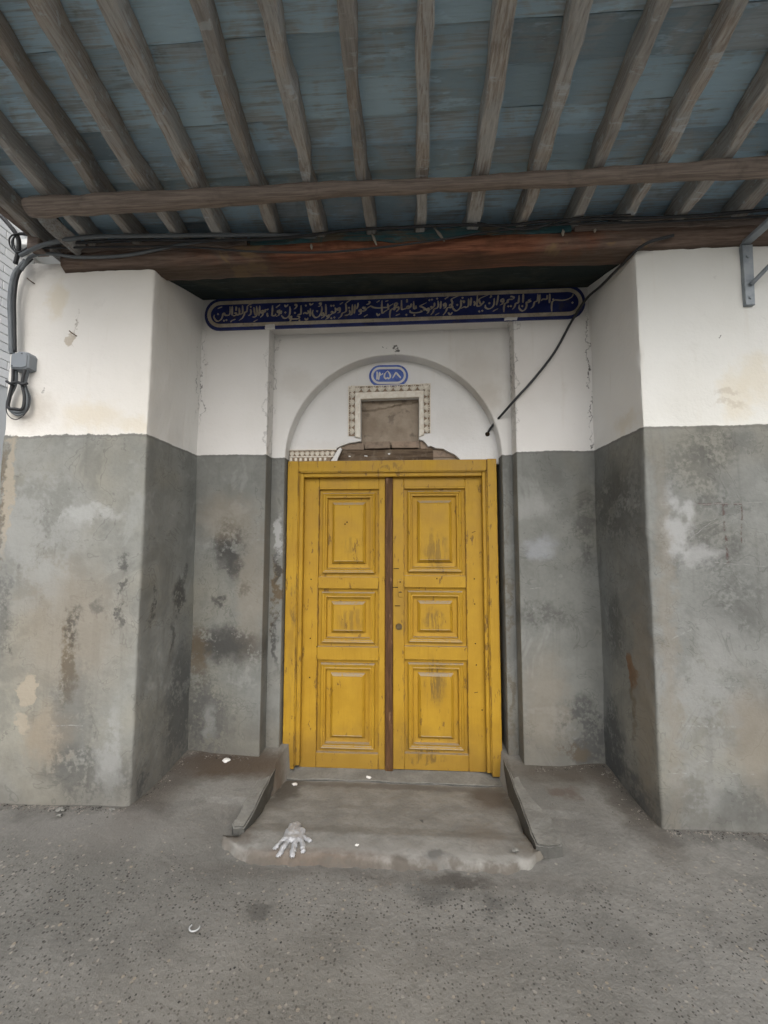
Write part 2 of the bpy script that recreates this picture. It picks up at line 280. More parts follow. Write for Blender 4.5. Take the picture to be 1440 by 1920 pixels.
# ================================================================== ENTRANCE WALL (piers, recess, arched niche)
wall = thing('entrance_wall', 'whitewashed entrance wall with grey cement dado, two piers and an arched door recess', 'wall', (0,.3,0))
def strip_wall(name, plan, zfun, mat, rad=.010, step=.025, zstep=.03, z0=-.3, amp=1.0):
    pts = []
    for i, p in enumerate(plan):
        p = Vector(p)
        if 0 < i < len(plan)-1:
            a = (Vector(plan[i-1])-p).normalized(); b = (Vector(plan[i+1])-p).normalized()
            for t in (0, .25, .5, .75, 1.): pts.append((p+a*rad*(1-t)**2+b*rad*t**2))
        else: pts.append(p)
    q = [pts[0]]
    for a, b in zip(pts, pts[1:]):
        n = max(1, int((b-a).length/step)); q += [a.lerp(b, k/n) for k in range(1, n+1)]
    m = len(q); nz_ = int((3.05-z0)/zstep)+1; v = []
    for i, p in enumerate(q):
        t = (q[min(i+1, m-1)]-q[max(i-1, 0)]).normalized(); nr = Vector((t.y, -t.x)); top = zfun(p.x, p.y)
        for k in range(nz_):
            z = z0+(top-z0)*k/(nz_-1)
            d = amp*(.010*mn.noise(Vector((p.x*1.7, p.y*1.7, z*1.7)))+.004*mn.noise(Vector((p.x*7, p.y*7+4, z*7)))+.0018*mn.noise(Vector((p.x*25, p.y*25+9, z*25))))
            d += .005*(1 if z < 2.03 else 0)
            cd = math.hypot(abs(p.x)-1.377, p.y)
            if cd < .05: d -= math.exp(-(cd/.014)**2)*(.009*max(0, mn.noise(Vector((p.x, 3, z*13))))+.006*max(0, mn.noise(Vector((p.x, 8, z*38)))))
            zz = z+(.008*mn.noise(Vector((p.x*14, p.y*14, 0))) if k == nz_-1 else 0)
            v.append((p.x+nr.x*d, p.y+nr.y*d, zz))
    f = [(i*nz_+k, (i+1)*nz_+k, (i+1)*nz_+k+1, i*nz_+k+1) for i in range(m-1) for k in range(nz_-1)]
    return mesh(name, v, f, mat, wall, True)
# materials with the marks each face carries
LP = plaster('left_pier_plaster', 'x', kk=.76, white=(.76,.74,.70), grey=(.325,.325,.305), edge=.012, stains=[
    ('warm',-1.78,.95,.30,.35,.6,.5),('lightgrey',-2.0,1.5,.28,.4,.5,.6),('brown',-1.77,.78,.05,.22,.4,.8),('dark',-1.75,.95,.04,.12,.5,.6),('beige',-1.99,.60,.05,.08,.2,.9),('beige',-2.01,.42,.04,.06,.25,.8),('warm',-1.85,.35,.13,.16,.5,.7),
    ('dark',-1.6,.18,.25,.14,.5,.55),('dark',-1.47,1.31,.025,.05,.4,.7),('dark',-1.475,1.18,.02,.04,.4,.7),('dark',-1.475,1.03,.018,.07,.4,.7),('dark',-1.62,1.06,.05,.03,.5,.5),('dark',-2.12,.83,.025,.035,.3,.8),('dark',-2.18,1.05,.05,.3,.6,.5),
    ('beige',-2.19,1.75,.03,.35,.3,.8),('brown',-2.24,1.6,.03,.4,.4,.7),('lightgrey',-1.5,.3,.07,.2,.5,.7),('wet',-1.72,.45,.12,.3,.6,.5),('pale',-1.7,1.58,.2,.05,.5,.5),
    ('ochre',-1.97,2.87,.06,.10,.5,.35),('ochre',-1.72,2.16,.16,.08,.6,.35),('beige',-2.08,2.2,.12,.1,.6,.4),('ochre',-1.45,2.10,.1,.04,.6,.3),('brown',-1.845,2.72,.012,.08,.4,.6),('beige',-1.86,2.62,.02,.03,.3,.8),('dark',-2.02,2.33,.012,.012,.3,.5)],
    marks=[('chalk',-1.83,.42,-1.66,.42,.006)])
RP = plaster('right_pier_plaster', 'x', kk=.60, white=(.70,.70,.67), grey=(.345,.35,.335), edge=.006, stains=[
    ('dark',1.62,1.78,.16,.16,.6,0.41),('dark',1.78,1.93,.2,.08,.6,0.39),('dark',1.75,1.62,.16,.06,.4,0.33),('dark',1.7,1.42,.14,.13,.3,0.41),('pale',1.53,1.52,.07,.2,.5,.9),('pale',1.6,1.36,.12,.06,.5,.7),('dark',1.82,1.12,.2,.18,.6,0.41),
    ('lightgrey',1.6,.7,.25,.3,.6,.7),('warm',1.85,.45,.12,.25,.6,.5),('dark',1.75,.12,.3,.08,.6,0.36),('lightgrey',1.55,.2,.1,.15,.5,.6),('dark',1.5,1.3,.04,.06,.5,0.28),('warm',1.45,1.0,.04,.9,.7,.35),
    ('ochre',1.86,2.2,.07,.14,.5,.3),('warm',1.82,2.22,.06,.018,.5,.35),('warm',1.83,2.15,.07,.015,.5,.3),('dark',1.808,2.533,.009,.009,.3,0.80),('dark',1.794,2.857,.013,.013,.3,0.40),('ochre',1.98,2.3,.08,.12,.6,.3)],
    marks=[('red',1.62,1.625,1.85,1.625,.012),('red',1.76,1.62,1.765,1.3,.014),('red',1.85,1.62,1.835,1.42,.008),('chalk',1.45,1.62,1.95,1.63,.005),('chalk',1.46,.92,1.6,1.0,.008),('chalk',1.55,.70,1.8,.70,.004),('chalk',1.5,.50,1.75,.50,.010),('chalk',1.45,.52,1.5,.52,.006),('chalk',1.55,.33,1.64,.335,.007),('chalk',1.42,.27,1.5,.275,.006),('chalk',1.7,.275,1.82,.28,.006),('chalk',1.58,1.58,1.72,1.52,.005),('chalk',1.58,1.44,1.72,1.55,.005),('chalk',1.6,1.4,1.75,1.38,.006),('chalk',1.7,1.32,1.95,1.30,.005)])
LSIDE = plaster('left_reveal_plaster', 'y', kk=.85, white=(.80,.79,.76), grey=(.275,.278,.265), stains=[
    ('dark',.12,1.08,.02,.12,.4,.8),('dark',.40,1.07,.07,.13,.5,.85),('dark',.46,1.2,.03,.08,.5,.7),('dark',.33,.82,.02,.08,.5,.6),('wet',.45,.35,.18,.4,.5,.8),('wet',.10,.04,.05,.14,.4,.9),('dark',.53,2.6,.006,.25,.6,.5)])
RSIDE = plaster('right_reveal_plaster', 'y', kk=.75, white=(.80,.79,.76), grey=(.285,.288,.275), stains=[
    ('dark',.3,1.65,.3,.22,.7,.6),('rust',.22,.70,.05,.09,.25,.75),('brown',.22,.50,.03,.16,.5,.6),('wet',.45,.18,.12,.26,.3,.9),('wet',.25,.06,.3,.09,.3,.85),('dark',.4,.9,.1,.2,.6,.6),('warm',.1,.6,.09,.5,.6,.45),('ochre',.18,2.12,.1,.05,.6,.3)])
def ptop(x, y):
    if abs(x) < 1.39 and y > .005: return float(np.interp(y, (0,.6), (3.03,3.23)))
    return 3.035 if x > 0 else float(np.interp(x, (-1.98,-1.93,-1.84), (3.10,3.085,3.035)))
def cheek(o, mat):
    o.data.materials.append(mat)
    for p in o.data.polygons:
        if p.center.y > .012 and abs(p.center.x) < 1.5: p.material_index = 1
cheek(strip_wall('pier', [(-2.25,1.6),(-2.25,0),(-1.376,0),(-1.376,.60)], ptop, LP), LSIDE); wall.children[0]['label'] = 'left pier, whitewash over stained cement'
cheek(strip_wall('pier', [(1.378,.60),(1.378,0),(3.2,0)], ptop, RP), RSIDE); wall.children[1]['label'] = 'right pier, whitewash over patchy cement'
BACK = plaster('recess_plaster', 'x', kk=.68, white=(.73,.715,.695), grey=(.28,.283,.268), edge=.006, stains=[
    ('dark',-1.13,1.40,.11,.16,.55,.95),('dark',-1.08,1.25,.05,.08,.5,.8),('dark',-1.2,1.02,.05,.04,.4,.75),('dark',-1.0,1.1,.03,.05,.5,.7),('dark',-1.12,.72,.28,.12,.6,.95),('brown',-1.33,.65,.08,.2,.5,.7),('wet',-1.25,.25,.16,.25,.6,.8),('lightgrey',-1.22,.22,.04,.10,.7,.5),('warm',-.95,1.1,.1,.4,.6,.35),('warm',-1.15,1.6,.2,.15,.6,.4),
    ('blue',1.0,1.38,.10,.07,.6,.45),('lightgrey',.96,1.66,.12,.08,.6,.6),('dark',1.3,1.5,.06,.3,.6,.55),('wet',1.24,.20,.15,.22,.25,.85),('lightgrey',1.17,.2,.06,.04,.6,.5),('brown',1.18,.08,.10,.05,.4,.6),('warm',1.0,.4,.14,.3,.6,.4),('dark',1.0,.95,.2,.07,.6,.5),
    ('dark',1.364,2.55,.006,.45,.5,.8),('dark',1.366,2.62,.010,.05,.4,.9),('dark',1.368,2.10,.009,.03,.3,.9),('dark',-1.362,2.6,.006,.3,.6,.7),('warm',.75,2.6,.5,.2,.8,.2),('dark',-.88,2.3,.006,.5,.6,.3),('dark',.862,2.6,.005,.4,.6,.5)],
    marks=[('chalk',.93,1.12,1.0,1.125,.006),('chalk',-.93,1.44,-.88,1.44,.005)])
AX0, AX1, AZ = -.876, .860, 2.977
prism_xz('recess_back', [(-1.45,-.35),(-1.45,3.31),(1.45,3.31),(1.45,-.35),(AX1,-.35),(AX1,AZ+.004),(AX0,AZ),(AX0,-.35)], .567, .70, BACK, wall, bev=.007)['label'] = 'white and grey back wall of the recess'
NICHE = plaster('niche_plaster', 'x', kk=.68, white=(.73,.72,.70), grey=(.29,.292,.278), edge=.006, stains=[
    ('brown',-.835,1.05,.03,.28,.4,.95),('dark',-.82,.75,.025,.2,.5,.8),('pale',-.825,1.45,.025,.16,.3,.8),('dark',-.83,1.25,.02,.12,.4,.8),('brown',.82,.7,.02,.9,.6,.5),('dark',.03,2.86,.018,.014,.3,.9),('dark',-.03,2.86,.006,.005,.3,.9),('warm',.62,2.62,.2,.22,.7,.3),('warm',.70,2.45,.1,.1,.7,.25),('warm',-.7,2.6,.12,.1,.7,.2),('dark',-.875,2.7,.005,.3,.5,.5)])
R_ = .785; CZ = 2.02; NA = 40
arc = [(.005+R_*math.cos(math.pi*i/NA), CZ+R_*math.sin(math.pi*i/NA)) for i in range(NA+1)]
prism_xz('arch_surround', [(-.90,-.35),(-.90,3.0),(.885,3.0),(.885,-.35)]+[(.79,-.35)]+arc+[(-.78,-.35)], .687, .86, NICHE, wall, bev=.010)['label'] = 'plain arched surround of the door'
# tympanum plaster, broken away above the door
TYM = plaster('tympanum_plaster', 'x', white=(.75,.745,.735), edge=.002, dado=1.5, stains=[('warm',.45,2.3,.2,.12,.7,.12),('beige',-.5,2.15,.2,.04,.7,.15)])
hole = [(.515,2.03),(.47,2.075),(.42,2.098),(.385,2.12),(.33,2.125),(.295,2.142),(.272,2.138),(.255,2.165),(.235,2.185),(.204,2.192),(.206,2.515),(-.234,2.507),(-.232,2.186),(-.27,2.180),(-.325,2.172),(-.365,2.158),(-.418,2.135),(-.40,2.085),(-.435,2.03)]
arc2 = [(.005+.80*math.cos(math.pi*i/NA), CZ+.80*math.sin(math.pi*i/NA)) for i in range(NA, -1, -1)]
prism_xz('tympanum', [(-.795,2.0)]+arc2+[(.805,2.0),(.52,2.0)]+hole+[(-.44,2.0)], .795, .835, TYM, wall, bev=.004)
# what the broken plaster shows
g = G('mud_render'); c = g.mix(g.ss(g.noise(4,6,.65), .35, .65), (.26,.21,.16), (.37,.31,.245)); c = g.mix(g.mul(g.ss(g.noise(9,5,.6,dist=.5), .55, .68), .6), c, (.13,.105,.085))
mud = g.done(c, .95, g.bump(g.add(g.noise(12,6,.65), g.mul(g.noise(70,4,.6), .3)), .012, .8), .1)
g = G('old_brick'); rv = g.rndvec(); c = g.mix(g.rnd(), (.34,.26,.20), (.28,.22,.17)); c = g.mix(g.mul(g.ss(g.noise(22,5,.6,vec=rv), .45, .7), .6), c, (.14,.115,.095))
brick_m = g.done(c, .95, g.bump(g.noise(40,5,.6,vec=rv), .008, .8), .1)
g = G('lintel_wood'); c = g.mix(g.ss(g.noise(3,6,.65,vec=g.scaled(1.2,20,20)), .35, .65), (.075,.052,.036), (.15,.11,.075)); c = g.mix(g.mul(g.ss(g.noise(14,5,.6), .52, .7), .6), c, (.22,.18,.14))
lint_m = g.done(c, .9, g.bump(g.noise(3,6,.65,vec=g.scaled(1.2,25,25)), .008, .8), .2)
# the blocked window: an uneven sunk mud panel
v = []; nxp, nzp = 40, 32
for j in range(nzp+1):
    for i in range(nxp+1):
        x = -.26+.50*i/nxp; z = 2.17+.37*j/nzp; y = .862+.006*mn.noise(Vector((x*8,0,z*8)))+.003*mn.noise(Vector((x*30,2,z*30)))
        if z > 2.468+.018*math.sin(x*9)+.012*(x/.25): y -= .014
        v.append((x, y, z))
mesh('window_infill', v, [(j*(nxp+1)+i, j*(nxp+1)+i+1, (j+1)*(nxp+1)+i+1, (j+1)*(nxp+1)+i) for j in range(nzp) for i in range(nxp)], mud, wall)['label'] = 'brown mud filling of the blocked window'
for x0, x1, z0, z1, yy in [(-.43,-.213,2.128,2.178,.822),(-.205,-.012,2.133,2.187,.812),(-.002,.205,2.135,2.188,.814),(.215,.30,2.125,2.19,.824),(.31,.52,2.06,2.128,.829)]:
    bm = bmesh.new(); bm_box(bm, x0, x1, yy, .9, z0, z1, .005, 2)
    for q in bm.verts: q.co += Vector((mn.noise(q.co*30), mn.noise(q.co*31), mn.noise(q.co*32)))*.006
    bmobj('brick', bm, brick_m, wall)
bm = bmesh.new(); bm_box(bm, -.46, .31, .808, .9, 2.0, 2.124, .006, 2); bmesh.ops.subdivide_edges(bm, edges=bm.edges[:], cuts=5, use_grid_fill=True)
for q in bm.verts: q.co += Vector((0, mn.noise(q.co*9)*.006, mn.noise(q.co*11)*.005))
bmobj('lintel', bm, lint_m, wall)
box('mortar_bed', .20, .54, .838, .885, 1.98, 2.2, mud, wall)
g = G('light_stop_fill'); back_m = g.done((.10,.085,.07), .95, None, .1); box('light_stop_backing', -.92, .92, .905, 1.2, -.4, 3.3, back_m, wall)  # backing box added to stop sky light leaking through door and brick gaps
for x, z in [(-.318,2.072),(-.2,2.075),(-.19,2.072),(-.02,2.088),(.05,2.03)]:
    bm = bmesh.new(); bmesh.ops.create_icosphere(bm, subdivisions=1, radius=.008, matrix=Matrix.Translation((x,.803,z)) @ Matrix.Diagonal((1.2,.6,.8,1)))
    for q in bm.verts: q.co += Vector((mn.noise(q.co*150), 0, mn.noise(q.co*160)))*.004
    bmobj('plaster_crumb', bm, TYM, wall)
# ---- moulded stucco frame of the blocked window
g = G('aged_stucco'); n_ = g.noise(30,5,.6); c = g.mix(g.ss(n_, .35, .65), (.68,.62,.53), (.78,.74,.66)); stucco = g.done(c, .9, g.bump(g.noise(90,4,.6), .004, .7), .2)
g = G('grimy_groove'); grime = g.done(g.mix(g.noise(25,4,.6), (.22,.16,.11), (.34,.27,.20)), .95, None, .1)
fr = prism_xz('window_frame', [(-.324,2.225),(-.324,2.605),(.287,2.612),(.285,2.24),(.243,2.24),(.245,2.568),(-.280,2.562),(-.280,2.225)], .788, .80, grime, wall)
fr['label'] = 'moulded stucco frame with carved leaves'
prism_xz('inner_band', [(-.277,2.215),(-.277,2.558),(.242,2.564),(.242,2.225),(.206,2.21),(.206,2.512),(-.234,2.505),(-.234,2.205)], .776, .80, stucco, fr, bev=.005)
prism_xz('outer_fillet', [(-.331,2.225),(-.331,2.612),(.294,2.619),(.292,2.24),(.285,2.24),(.287,2.612),(-.324,2.605),(-.324,2.225)], .783, .80, stucco, fr, bev=.002)
def leaf_bm(bm, w=.052, h=.044):
    # a fan of five lobes, thick in the middle, standing proud of its ground
    for k, (a, L, ww) in enumerate([(-.62,.82,.20),(-.32,.95,.2),(0,1.,.22),(.32,.95,.2),(.62,.82,.2)]):
        n = 4; vs = []
        for i in range(n+1):
            t = i/n; r = L*h*t; x = math.sin(a)*r*w/h*1.0; z = -h/2+math.cos(a)*r; wd = ww*w*(.35+.65*math.sin(math.pi*min(1, t*.9+.1)))*.72
            px, pz = math.cos(a)*wd, -math.sin(a)*wd
            yy = -.0045*math.sin(math.pi*min(1,.25+t*.72))
            vs.append((bm.verts.new((x-px, .002, z-pz)), bm.verts.new((x, yy-.002, z)), bm.verts.new((x+px, .002, z+pz))))
        for a0, b0 in zip(vs, vs[1:]):
            bm.faces.new((a0[0], a0[1], b0[1], b0[0])); bm.faces.new((a0[1], a0[2], b0[2], b0[1]))
leaf_me = mesh_only('carved_leaf', leaf_bm, stucco)
for k in range(9): inst('carved_leaf', leaf_me, fr, (-.262+.0608*k, .7825, 2.584+.0008*k), (0, 0, 0), (1.12,1.2,1.05))
for k in range(6):
    inst('carved_leaf', leaf_me, fr, (-.302, .7825, 2.54-.056*k), (0, -math.pi/2, 0), (1.05,1.2,1.)); inst('carved_leaf', leaf_me, fr, (.264, .7825, 2.545-.056*k), (0, math.pi/2, 0), (1.05,1.2,1.))
for x, z, a in [(-.303,2.588,-.78),(.266,2.592,.78)]: inst('carved_leaf', leaf_me, fr, (x, .782, z), (0, a, 0), (1.2,1.2,1.2))
# ---- rest of the cornice left of the break
cn = prism_xz('cornice', [(-.772,2.028),(-.772,2.118),(-.415,2.118),(-.44,2.075),(-.47,2.028)], .778, .80, grime, wall, bev=.002); cn['label'] = 'broken end of carved stucco cornice'
box('fillet', -.775,-.43, .772,.80, 2.062,2.072, stucco, cn); box('fillet', -.775,-.412, .768,.80, 2.114,2.122, stucco, cn)
for k in range(9): inst('carved_leaf', leaf_me, cn, (-.752+.0385*k, .773, 2.092), (0, 0, 0), (.72,.9,.9))
den = mesh_only('dentil', lambda bm: bm_box(bm, -.009,.009,-.012,.01,-.012,.012,.002), stucco)
for k in range(8): inst('dentil', den, cn, (-.757+.037*k, .776, 2.045))
prism_xz('plaster_flake', [(-.455,2.03),(-.40,2.12),(-.385,2.135),(-.372,2.12),(-.40,2.06),(-.41,2.03)], .770, .79, TYM, wall, bev=.002)

# ================================================================== DOORSTEP AND KERBS
def conc(name, base=(.235,.225,.208), dirt=.5):
    g = G(name); mid = g.noise(6,6,.65); fine = g.noise(55,5,.62)
    c = g.mix(g.ss(mid, .3, .7), tuple(k*.82 for k in base), tuple(k*1.15 for k in base)); c = g.mix(g.mul(g.ss(g.noise(2.4,6,.66,dist=.7), .5, .68), dirt), c, (.125,.112,.10))
    c = g.mix(g.mul(g.ss(fine, .45, .7), .35), c, tuple(k*.6 for k in base)); c = g.mix(g.mul(g.ss(g.noise(150,2,.5), .68, .74), .5), c, (.40,.38,.34))
    return g, c, mid, fine
g, c, mid, fine = conc('doorstep_concrete', (.32,.315,.30), .12)
wv = g.noise(9,5,.65,col=True); sw = g.n.new('ShaderNodeSeparateColor'); g.l.new(wv, sw.inputs[0]); u = g.add(g.x, g.mul(g.sub(sw.outputs[0], .5), .2)); v_ = g.add(g.y, g.mul(g.sub(sw.outputs[1], .5), .12))
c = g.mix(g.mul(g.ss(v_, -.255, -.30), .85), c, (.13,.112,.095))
for cx, cy, rx, ry, col, a in [(-.73,-.16,.10,.09,(.17,.15,.13),.8),(.74,-.17,.11,.09,(.17,.15,.125),.8),(.62,.45,.12,.2,(.14,.115,.095),.8),(-.66,.5,.08,.25,(.11,.10,.09),.8),(-.3,-.27,.3,.03,(.19,.145,.115),.6),(.05,-.23,.35,.05,(.36,.35,.335),.5),(.25,-.25,.06,.03,(.10,.098,.095),.7),(.5,-.24,.2,.04,(.33,.32,.30),.5),(-.05,.6,.7,.05,(.15,.135,.12),.6),(.2,.1,.02,.016,(.09,.09,.09),.8),(.5,-.05,.1,.15,(.22,.19,.16),.5)]:
    c = g.mix(g.mul(g.spot(u, v_, cx, cy, rx, ry, .5), a), c, col)
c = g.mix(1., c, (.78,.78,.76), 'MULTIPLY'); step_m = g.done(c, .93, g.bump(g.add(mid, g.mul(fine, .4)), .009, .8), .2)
g, c, mid, fine = conc('kerb_concrete', (.29,.287,.27), .3); c = g.mix(g.mul(g.mul(g.ss(g.math('ABSOLUTE', g.nz()), .75, .45), g.ss(mid, .2, .5)), .75), c, (.075,.074,.07)); c = g.mix(1., c, (.75,.75,.73), 'MULTIPLY'); kerb_m = g.done(c, .93, g.bump(g.add(mid, g.mul(fine, .5)), .010, .9), .2)  # upright faces darkened by normal: damp and shade put into the colour
step = thing('doorstep', 'sunken grey concrete doorstep with worn front lip below the yellow door', 'step', (0,.2,0))
NX, NY = 92, 62; v = []
def edge_y(x): return -.283-.016*mn.noise(Vector((x*5,1,0)))-.016*mn.noise(Vector((x*19,2,0)))-.007*mn.noise(Vector((x*47,2,0)))+(.13*max(0,(abs(x+.02)-.56)/.22)**2)
for j in range(NY+1):
    t = j/NY
    for i in range(NX+1):
        x = -.80+1.62*i/NX; ye = edge_y(x); y = ye+(.74-ye)*max(0,(t-.05)/.95); zz = float(np.interp(y, (-.30,-.24,-.12,0,.65,.75), (.012,.016,.000,-.045,-.195,-.20)))
        zz += .006*mn.noise(Vector((x*3,y*3,5)))+.0025*mn.noise(Vector((x*16,y*16,5)))
        if t <= .05:
            k = t/.05; y = ye-.016*(1-k)-.01*mn.noise(Vector((x*23,k,3))); zz = -.03+(zz+.03)*k**.7
        if abs(x) > .70 and y > -.17: zz = min(zz, -.10)
        v.append((x, y, zz))
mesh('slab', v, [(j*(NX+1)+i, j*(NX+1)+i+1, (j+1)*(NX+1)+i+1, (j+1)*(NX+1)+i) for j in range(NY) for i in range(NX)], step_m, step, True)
bm = bmesh.new(); bm_box(bm, -.735,.745,.66,.86,-.26,-.187,.008,2); bmesh.ops.subdivide_edges(bm, edges=[e for e in bm.edges if abs(e.verts[0].co.x-e.verts[1].co.x) > .5], cuts=40)
for q in bm.verts: q.co += Vector((0, mn.noise(q.co*7)*.012, mn.noise(q.co*9)*.005))
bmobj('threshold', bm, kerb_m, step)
def kerb(name, poly, lab, zt, chunks=()):
    """poly: (x, y) outline; zt(y) top height"""
    t = thing(name, lab, 'kerb', (poly[0][0], poly[0][1], 0), 'doorstep kerbs')
    def slab(nm, poly, dz=0):
        bm = bmesh.new(); n = len(poly); top = [bm.verts.new((x, y, zt(y)+dz)) for x, y in poly]; bot = [bm.verts.new((x, y, -.36)) for x, y in poly]
        bm.faces.new(top); bm.faces.new(bot[::-1])
        for i in range(n): bm.faces.new((top[i], bot[i], bot[(i+1) % n], top[(i+1) % n]))
        bmesh.ops.recalc_face_normals(bm, faces=bm.faces)
        es = [e for e in bm.edges if e.verts[0] in top and e.verts[1] in top]
        bmesh.ops.bevel(bm, geom=es, offset=.007, segments=2, affect='EDGES'); bmesh.ops.triangulate(bm, faces=[f for f in bm.faces if len(f.verts) > 4])
        bmesh.ops.subdivide_edges(bm, edges=[e for e in bm.edges if e.calc_length() > .05], cuts=2)
        for q in bm.verts: q.co += Vector((mn.noise(q.co*14)*.006, mn.noise(q.co*15)*.004, mn.noise(q.co*17)*.004))
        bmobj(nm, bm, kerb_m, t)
    slab('kerb_stone', poly)
    for p in chunks: slab('broken_piece', p, -.012)
zt = lambda y: float(np.interp(y, (-.2, 0, .6), (.034, .022, -.015)))
kerb('kerb', [(-.684,-.15),(-.69,0),(-.708,.2),(-.722,.4),(-.738,.68),(-.82,.68),(-.80,.4),(-.782,.2),(-.772,.05),(-.755,-.06),(-.758,-.12),(-.735,-.155),(-.71,-.148)], 'narrow worn concrete kerb on the left of the doorstep, beside the plastic glove', zt)
kerb('kerb', [(.704,-.185),(.71,-.06),(.722,.15),(.738,.4),(.752,.68),(.86,.68),(.80,.5),(.792,.36),(.80,.2),(.832,.10),(.845,.02),(.836,-.05),(.848,-.11),(.822,-.185),(.76,-.20)], 'wide broken concrete kerb on the right of the doorstep', zt)
# ================================================================== DOOR
def yellow(name, worn=0.):
    g = G(name); grain = g.noise(4, 6, .65, vec=g.scaled(16,16,1.0)); mid = g.noise(5,6,.62); fine = g.noise(60,4,.6)
    c = g.mix(g.ss(mid, .3, .7), (.50,.29,.026), (.585,.355,.036)); c = g.mix(g.mul(g.ss(grain, .52, .72), .5), c, (.44,.235,.012))
    c = g.mix(g.mul(g.ss(g.noise(2.2,5,.6,vec=g.scaled(1,1,1,7,0,0)), .5, .7), .45), c, (.50,.285,.03))
    chip = g.mul(g.ss(g.noise(11,7,.72,vec=g.scaled(1.6,1.6,.6,3,1,2)), .62-.05*worn, .66-.05*worn), .75)
    c = g.mix(chip, c, (.19,.105,.035))
    c = g.mix(g.mul(g.ss(g.noise(26,5,.65,vec=g.scaled(1,1,.25)), .66, .72), .6), c, (.15,.085,.03))
    c = g.mix(g.mul(g.ss(g.add(g.z, g.mul(g.sub(mid,.5), .5)), .22, -.12), .45), c, (.26,.16,.055))
    wv = g.noise(14,5,.65,col=True); sw = g.n.new('ShaderNodeSeparateColor'); g.l.new(wv, sw.inputs[0]); u = g.add(g.x, g.mul(g.sub(sw.outputs[0],.5),.12)); v = g.add(g.z, g.mul(g.sub(sw.outputs[1],.5),.22))
    gr = g.ss(g.noise(8,6,.7,vec=g.scaled(5,5,.6)), .40, .56)
    for cx, cz, rx, rz, a in [(.31,.42,.07,.14,.85),(.305,.86,.07,.07,.75),(-.31,.85,.08,.09,.5),(.32,1.36,.07,.12,.6),(.22,-.10,.13,.03,.85),(.09,0.,.03,.12,.6),(-.31,1.4,.06,.05,.3),(-.70,.55,.05,.5,.3),(-.71,.98,.015,.14,.7),(-.02,1.975,.10,.02,.6)]:
        c = g.mix(g.mul(g.mul(g.spot(u, v, cx, cz, rx, rz, .5), gr), a), c, (.20,.125,.045))
    ed = None
    for xe in (-.773,-.69,-.548,-.097,.09,.543,.692,.761):
        m_ = g.ss(g.math('ABSOLUTE', g.sub(g.x, xe)), .011, .001); ed = m_ if ed is None else g.mx(ed, m_)
    c = g.mix(g.mul(g.mul(ed, g.ss(g.noise(17, 5, .7, vec=g.scaled(1,1,.5)), .48, .58)), .7), c, (.22,.125,.04))
    c = g.mix(g.mul(g.spot(u, v, .06, .95, .05, .22, .7), .35), c, (.25,.15,.05))
    c = g.mix(1., c, (.75,.735,.58), 'MULTIPLY')
    # dust that has settled on every ledge
    dust = g.mul(g.ss(g.nz(), .25, .7), g.ss(fine, .28, .5))
    c = g.mix(g.mul(dust, .85), c, (.30,.25,.18))
    h = g.add(g.add(g.mul(grain, .5), g.mul(fine, .25)), g.mul(chip, -.5))
    return g.done(c, g.ss(mid, .3, .7, .48, .68), g.bump(h, .004, .7), .35)
yel = yellow('yellow_door_paint'); yel2 = yellow('yellow_frame_paint', .4)
g = G('brown_strip_wood'); c = g.mix(g.ss(g.noise(5,6,.65,vec=g.scaled(18,18,1)), .35, .65), (.055,.026,.010), (.115,.056,.022)); c = g.mix(g.mul(g.ss(g.noise(25,5,.6,vec=g.scaled(1,1,.3)), .6, .72), .6), c, (.28,.17,.10)); brownw = g.done(c, .7, g.bump(g.noise(5,6,.65,vec=g.scaled(22,22,1)), .004, .7), .3)
g = G('aged_brass'); brass = g.done(g.mix(g.noise(60,4,.6), (.10,.075,.04), (.20,.15,.075)), .5, None, .4, .6)
door = thing('double_door', 'yellow painted wooden double door with six moulded panels and brown centre strip', 'door', (0,.78,-.16))
fy = .738
bm = bmesh.new()
bm_box(bm, -.773,-.690, fy,.86, -.170,2.028, .005,2); bm_box(bm, .692,.761, fy,.86, -.176,2.030, .005,2)
bm_box(bm, -.6895,.6915, fy+.002,.86, 1.945,2.027, .004,2)
# inner step of the frame
bm_box(bm, -.6895,-.655, fy+.022,.86, -.155,1.9445, .004); bm_box(bm, .660,.6915, fy+.022,.86, -.165,1.9445, .004); bm_box(bm, -.6545,.6575, fy+.022,.86, 1.908,1.9445, .004)
# bead round the rebate
bm_box(bm, -.690,-.683, fy+.006,fy+.024, -.15,1.94, .002); bm_box(bm, .685,.692, fy+.006,fy+.024, -.15,1.94, .002); bm_box(bm, -.68,.68, fy+.006,fy+.024, 1.938,1.9455, .002)
fr_o = bmobj('door_frame', bm, yel2, door)
DY = .806
def rings(x0, x1, z0, z1, prof):
    v = []; f = []
    for ins, y in prof: v += [(x0+ins, y, z0+ins), (x1-ins, y, z0+ins), (x1-ins, y, z1-ins), (x0+ins, y, z1-ins)]
    for k in range(len(prof)-1):
        for i in range(4): a = 4*k; f.append((a+i, a+(i+1) % 4, a+4+(i+1) % 4, a+4+i))
    k = 4*(len(prof)-1); f.append((k, k+1, k+2, k+3)); return v, f
PROF = [(-.004,DY+.02),(-.004,DY+.0),(.0,DY+.001),(.0015,DY+.026),(.026,DY+.028),(.028,DY+.004),(.034,DY-.002),(.040,DY+.002),(.046,DY+.003),(.050,DY+.010),(.058,DY+.010),(.060,DY+.004),(.064,DY+.003),(.067,DY+.030),(.098,DY+.033),(.101,DY+.020),(.114,DY+.007),(.118,DY+.004),(.121,DY+.007)]
PROF = [(a, y) for a, y in PROF]
ROWS = [(1.167,1.823),(.661,1.084),(-.084,.569)]
